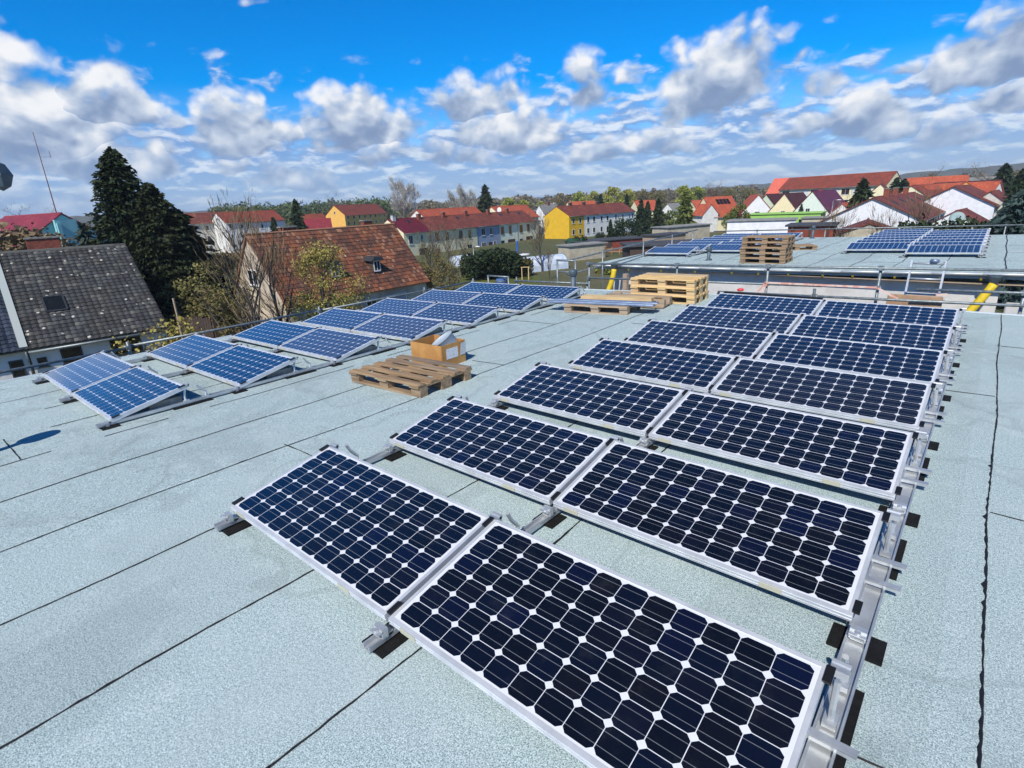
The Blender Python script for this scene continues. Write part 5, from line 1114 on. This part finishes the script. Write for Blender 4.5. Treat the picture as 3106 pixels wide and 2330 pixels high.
def tent(label, px, py, dist, yaw, L, hw, hh):
    p = U(px, py, GZ); r_ = thing('garden_tent', label, 'tent', (p.x, p.y, GZ), (0, 0, R(yaw)), 'white garden tents'); b = MB(); k = 10
    for u in (0, L):
        for j in range(k + 1): a = math.pi * j / k; b.v.append((u, hw * math.cos(a), hh * math.sin(a) ** .8))
    for j in range(k): b.f.append([j, j + 1, k + 1 + j + 1, k + 1 + j])
    b.f.append(list(range(k + 1))[::-1]); b.f.append(list(range(k + 1, 2 * k + 2))); b.build('cover', m_tarp, r_); hp = MB()
    for u in (0, L / 2, L): hp.tube([(u, (hw + .03) * math.cos(math.pi * j / k), (hh + .03) * math.sin(math.pi * j / k) ** .8) for j in range(k + 1)], .05, 5)
    hp.build('hoop', galv, r_)
tent('white blue tunnel tent with rounded end in the garden behind the scaffold', 1592, 824, 0, 70, 6, 1.7, 1.9); tent('white tunnel tent half hidden by shrubs right of the old house', 1378, 812, 0, 80, 4, 1.6, 1.7)
o = MB().box((0, 0, 1.9), (.16, .16, 3.8)).build('blue_post', m_blue); p = U(*regC(1305, 925), GZ); o.location = (p.x, p.y, GZ); tag(o, 'bright blue post standing in the garden before the dark shed', 'post')
p = U(*regC(1345, 930), GZ); tb = thing('garden_table', 'round white garden table beside the blue post', 'table', p); MB().lathe([(0, 1.95), (1.0, 1.95), (1.0, 2.05), (0, 2.06)], n=20).build('table_top', w_bright, tb); MB().lathe([(.5, 0), (.45, 1.9), (.0, 1.95)], n=12).build('table_foot', wood_dk, tb)
p = U(*regC(1080, 915), GZ)
for k in range(3):
    o = MB().box((0, 0, .12), (4.2 - k * .7, 1.4, .24)).build('board_stack', wood_gy if k % 2 else w_beige); o.location = (p.x + .2 * k, p.y, GZ + .245 * k); o.rotation_euler = (0, 0, R(50 + 6 * k)); tag(o, ['bottom pale board pile on the lawn by the dark shed', 'middle pale board pile on the lawn by the dark shed', 'topmost pale board pile on the lawn by the dark shed'][k], 'board pile', 'board piles on the lawn')
p = U(*regC(1365, 1018), GZ); sw = thing('swing_frame', 'small yellow wooden swing frame on the lawn', 'swing', p, (0, 0, R(40)))
for s in (-1, 1):
    for q in (-1, 1): MB().bar((s * .4, q * .35, 0), (s * .4, 0, 1.45), .08).build('leg', wood_new, sw)
MB().bar((-.5, 0, 1.48), (.5, 0, 1.48), .08).build('top_beam', wood_new, sw)
for k, (X, Y) in enumerate(((1765, 800), (1805, 800))):
    p = U(*regC(X, Y), GZ); o = MB().lathe([(0, 0), (1.0, 0), (1.1, .4), (1.1, 2.4), (.9, 2.6), (0, 2.6)], n=16).build('water_butt', m_green, None, True); o.location = (p.x, p.y, GZ); tag(o, ['dark green water butt, the left one beside the red shed', 'dark green water butt, the right one beside the red shed'][k], 'water butt', 'green water butts')
def lamp(label, px, pyt, pyb, sc=1.0, dist=None):
    q = U(px, pyb, GZ) if dist is None else T(px, pyt, dist); d = math.hypot(q.x - CAM.x, q.y - CAM.y); z = T(px, pyt, d).z; r_ = thing('street_lamp', label, 'street lamp', (q.x, q.y, GZ), group='street lamps'); H = z - GZ
    MB().tube([(0, 0, 0), (0, 0, H * .5), (0, 0, H)], [.1, .08, .06], 8).build('pole', galv, r_, True); MB().tube([(0, 0, H), (.15, 0, H + .12), (.7, 0, H + .15)], .045, 6).build('arm', galv, r_); MB().lathe([(0, .1), (.16, .06), (.2, 0), (0, -.03)], (.75, 0, H + .12), 10, Matrix.Scale(1.8, 3, Vector((1, 0, 0)))).build('lamp_head', w_bright, r_)
lamp('grey street lamp on the lawn edge before the dark shed', regC(945, 0)[0], 751, 847); lamp('thin street lamp standing beside the pale concrete shed', regD(727, 0)[0], 668, 705); lamp('thin street lamp in front of the mint green house', regE(612, 0)[0], 610, 0, 1, 100)
q = T(-4, 533, 9); lh = thing('street_lamp', 'dark grey lamp head poking in at the very left edge of the picture', 'street lamp', (q.x, q.y, GZ)); H = q.z - GZ
MB().tube([(-2.9, -2.5, 0), (-2.9, -2.5, H)], .06, 8).build('pole', pvc, lh, True); MB().lathe([(0, -.17), (.09, -.12), (.14, 0), (.09, .12), (0, .17)], (0, 0, H), 6).build('lamp_head', pvc, lh); MB().tube([(-2.9, -2.5, H - .02), (0, 0, H)], .035, 6).build('arm', pvc, lh)
def hedge(label, a, b_, w, hh, m, n=1600):
    a, b_ = Vector(a), Vector(b_); L = (b_ - a).length; C = RNG.random((n, 3)); C[:, 1] -= .5; k = RNG.integers(0, 3, n)
    C[k == 0, 2] = 1; C[k == 1, 1] = .5; C[k == 2, 1] = -.5
    C = (C + RNG.normal(size=(n, 3)) * np.array([0, .06, .06])) * np.array([L, w, hh]); d = (b_ - a).normalized()
    P = np.stack([a.x + C[:, 0] * d.x - C[:, 1] * d.y, a.y + C[:, 0] * d.y + C[:, 1] * d.x, GZ + C[:, 2]], 1); r_ = thing('hedge', label, 'hedge'); quads('foliage', leaf_verts(P, .3), m, r_)
    ang = math.atan2(d.y, d.x); o = MB().box((0, 0, 0), (L - .3, w * .7, hh * .9)).build('core', f_hedge, r_); mid = (a + b_) / 2; o.location = (mid.x, mid.y, GZ + hh * .45); o.rotation_euler = (0, 0, ang)
hedge('clipped olive brown hedge along the back of the lawn', U(*regC(840, 985), GZ), U(*regC(1420, 990), GZ), 1.2, 1.9, f_hedge, 2600)
hedge('low green hedge in front of the second white gable', T(*regE(1565, 700), 70), T(*regE(1930, 705), 66), 1.2, 6.3 - 0, f_mid, 2200) if False else None
hedge('clipped green hedge block in the garden beyond the far scaffold', U(*regC(1990, 975), GZ), U(*regC(2110, 960), GZ), 2.0, 1.3, f_mid, 700)
p = T(*regE(1740, 688), 62); hedge('dark green hedge behind the right end of the far roof', (p.x - 5, p.y, 0), (p.x + 6, p.y + 1, 0), 1.4, p.z - GZ, f_dark, 2600)
fa, fb = T(532, 960, 38), T(640, 975, 36)
fn = thing('plank_fence', 'dark wooden plank fence below the spruces', 'fence', (fa.x, fa.y, GZ)); d = Vector((fb.x - fa.x, fb.y - fa.y, 0)); hF = fa.z - GZ; b = MB()
for k in range(14): b.box((d.x * (k + .5) / 14, d.y * (k + .5) / 14, hF / 2), (d.length / 14 * .9, .05, hF - .15 * (k % 2)), Matrix.Rotation(math.atan2(d.y, d.x), 3, 'Z'))
b.build('planks', wood_dk, fn)
for k in range(3): MB().box((d.x * k / 2 + .1, d.y * k / 2 + .1, hF / 2), (.12, .12, hF + .2)).build('fence_post', wood_dk, fn)
o = MB().tube([(0, 0, 0), (.0, 0, 4.9)], .06, 6).build('wooden_pole', wood_gy); p = T(525, 905, 33); o.location = (p.x, p.y, p.z - 4.9); tag(o, 'tall thin bare pole by the plank fence', 'pole')
fa, fb = U(*regD(60, 810), GZ), U(*regD(560, 800), GZ); fn = thing('rail_fence', 'brown wooden rail fence in front of the water butts', 'fence', (fa.x, fa.y, GZ)); d = fb - fa
for z in (.4, .8): MB().bar((0, 0, z), (d.x, d.y, z), .05, .14).build('rail', wood_bn, fn)
for k in range(9): MB().box((d.x * k / 8, d.y * k / 8, .55), (.14, .14, 1.1)).build('fence_post', wood_bn, fn)
# paths and yards
def patch(name, pts, m, label, dz=.004):
    b = MB(); b.add([(p[0], p[1], GZ + dz) for p in pts], [list(range(len(pts)))]); o = b.build(name, m); fix_normals(o)
    tag(o, label, name, kind='structure')
m_path = lazymat('pale_paving', (186, 172, 154), (160, 148, 132)); m_lawn = foliage('mown_grass', (.09, .115, .022, 1), (.12, .13, .03, 1), 0, .3)
patch('lawn', [U(*regC(x, y), GZ) for x, y in ((760, 1060), (1500, 1060), (1480, 985), (840, 985))], m_lawn, 'mown lawn in front of the hedge')
patch('yard', [(-7.5, 9.5), (8, 9.5), (8, 15), (-7.5, 15)], m_path, 'paved yard in the gap between the flat roofed buildings')
patch('path', [(-14, 12), (-10, 12), (-12, 40), (-20, 60), (-24, 60), (-17, 38)], m_path, 'pale path beside the far flat roofed building')
for k, s in TREES.items():
    if k not in USED: 
        for c in list(s.children): bpy.data.objects.remove(c)
        bpy.data.objects.remove(s)
for o in list(bpy.data.objects):
    if '_h' in o: del o['_h']

#@@HAZE
hz = MB().box((-150, 300, 11.5), (2300, 2400, 41)).build('haze', None); hzm = bpy.data.materials.new('air'); hzm.use_nodes = True; n = NT(hzm.node_tree); n.n.clear()
vo = n.new('ShaderNodeVolumePrincipled'); vo.inputs['Color'].default_value = (.78, .88, 1, 1); vo.inputs['Density'].default_value = .00025; vo.inputs['Anisotropy'].default_value = 0
vo.inputs['Density Attribute'].default_value = ''
n.l.new(vo.outputs[0], n.new('ShaderNodeOutputMaterial').inputs['Volume']); hz.data.materials.append(hzm); hzm.cycles.homogeneous_volume = True
tag(hz, 'thin haze in the air over the village', 'haze', kind='stuff')
SC.cycles.volume_bounces = 0; SC.cycles.volume_max_steps = 64
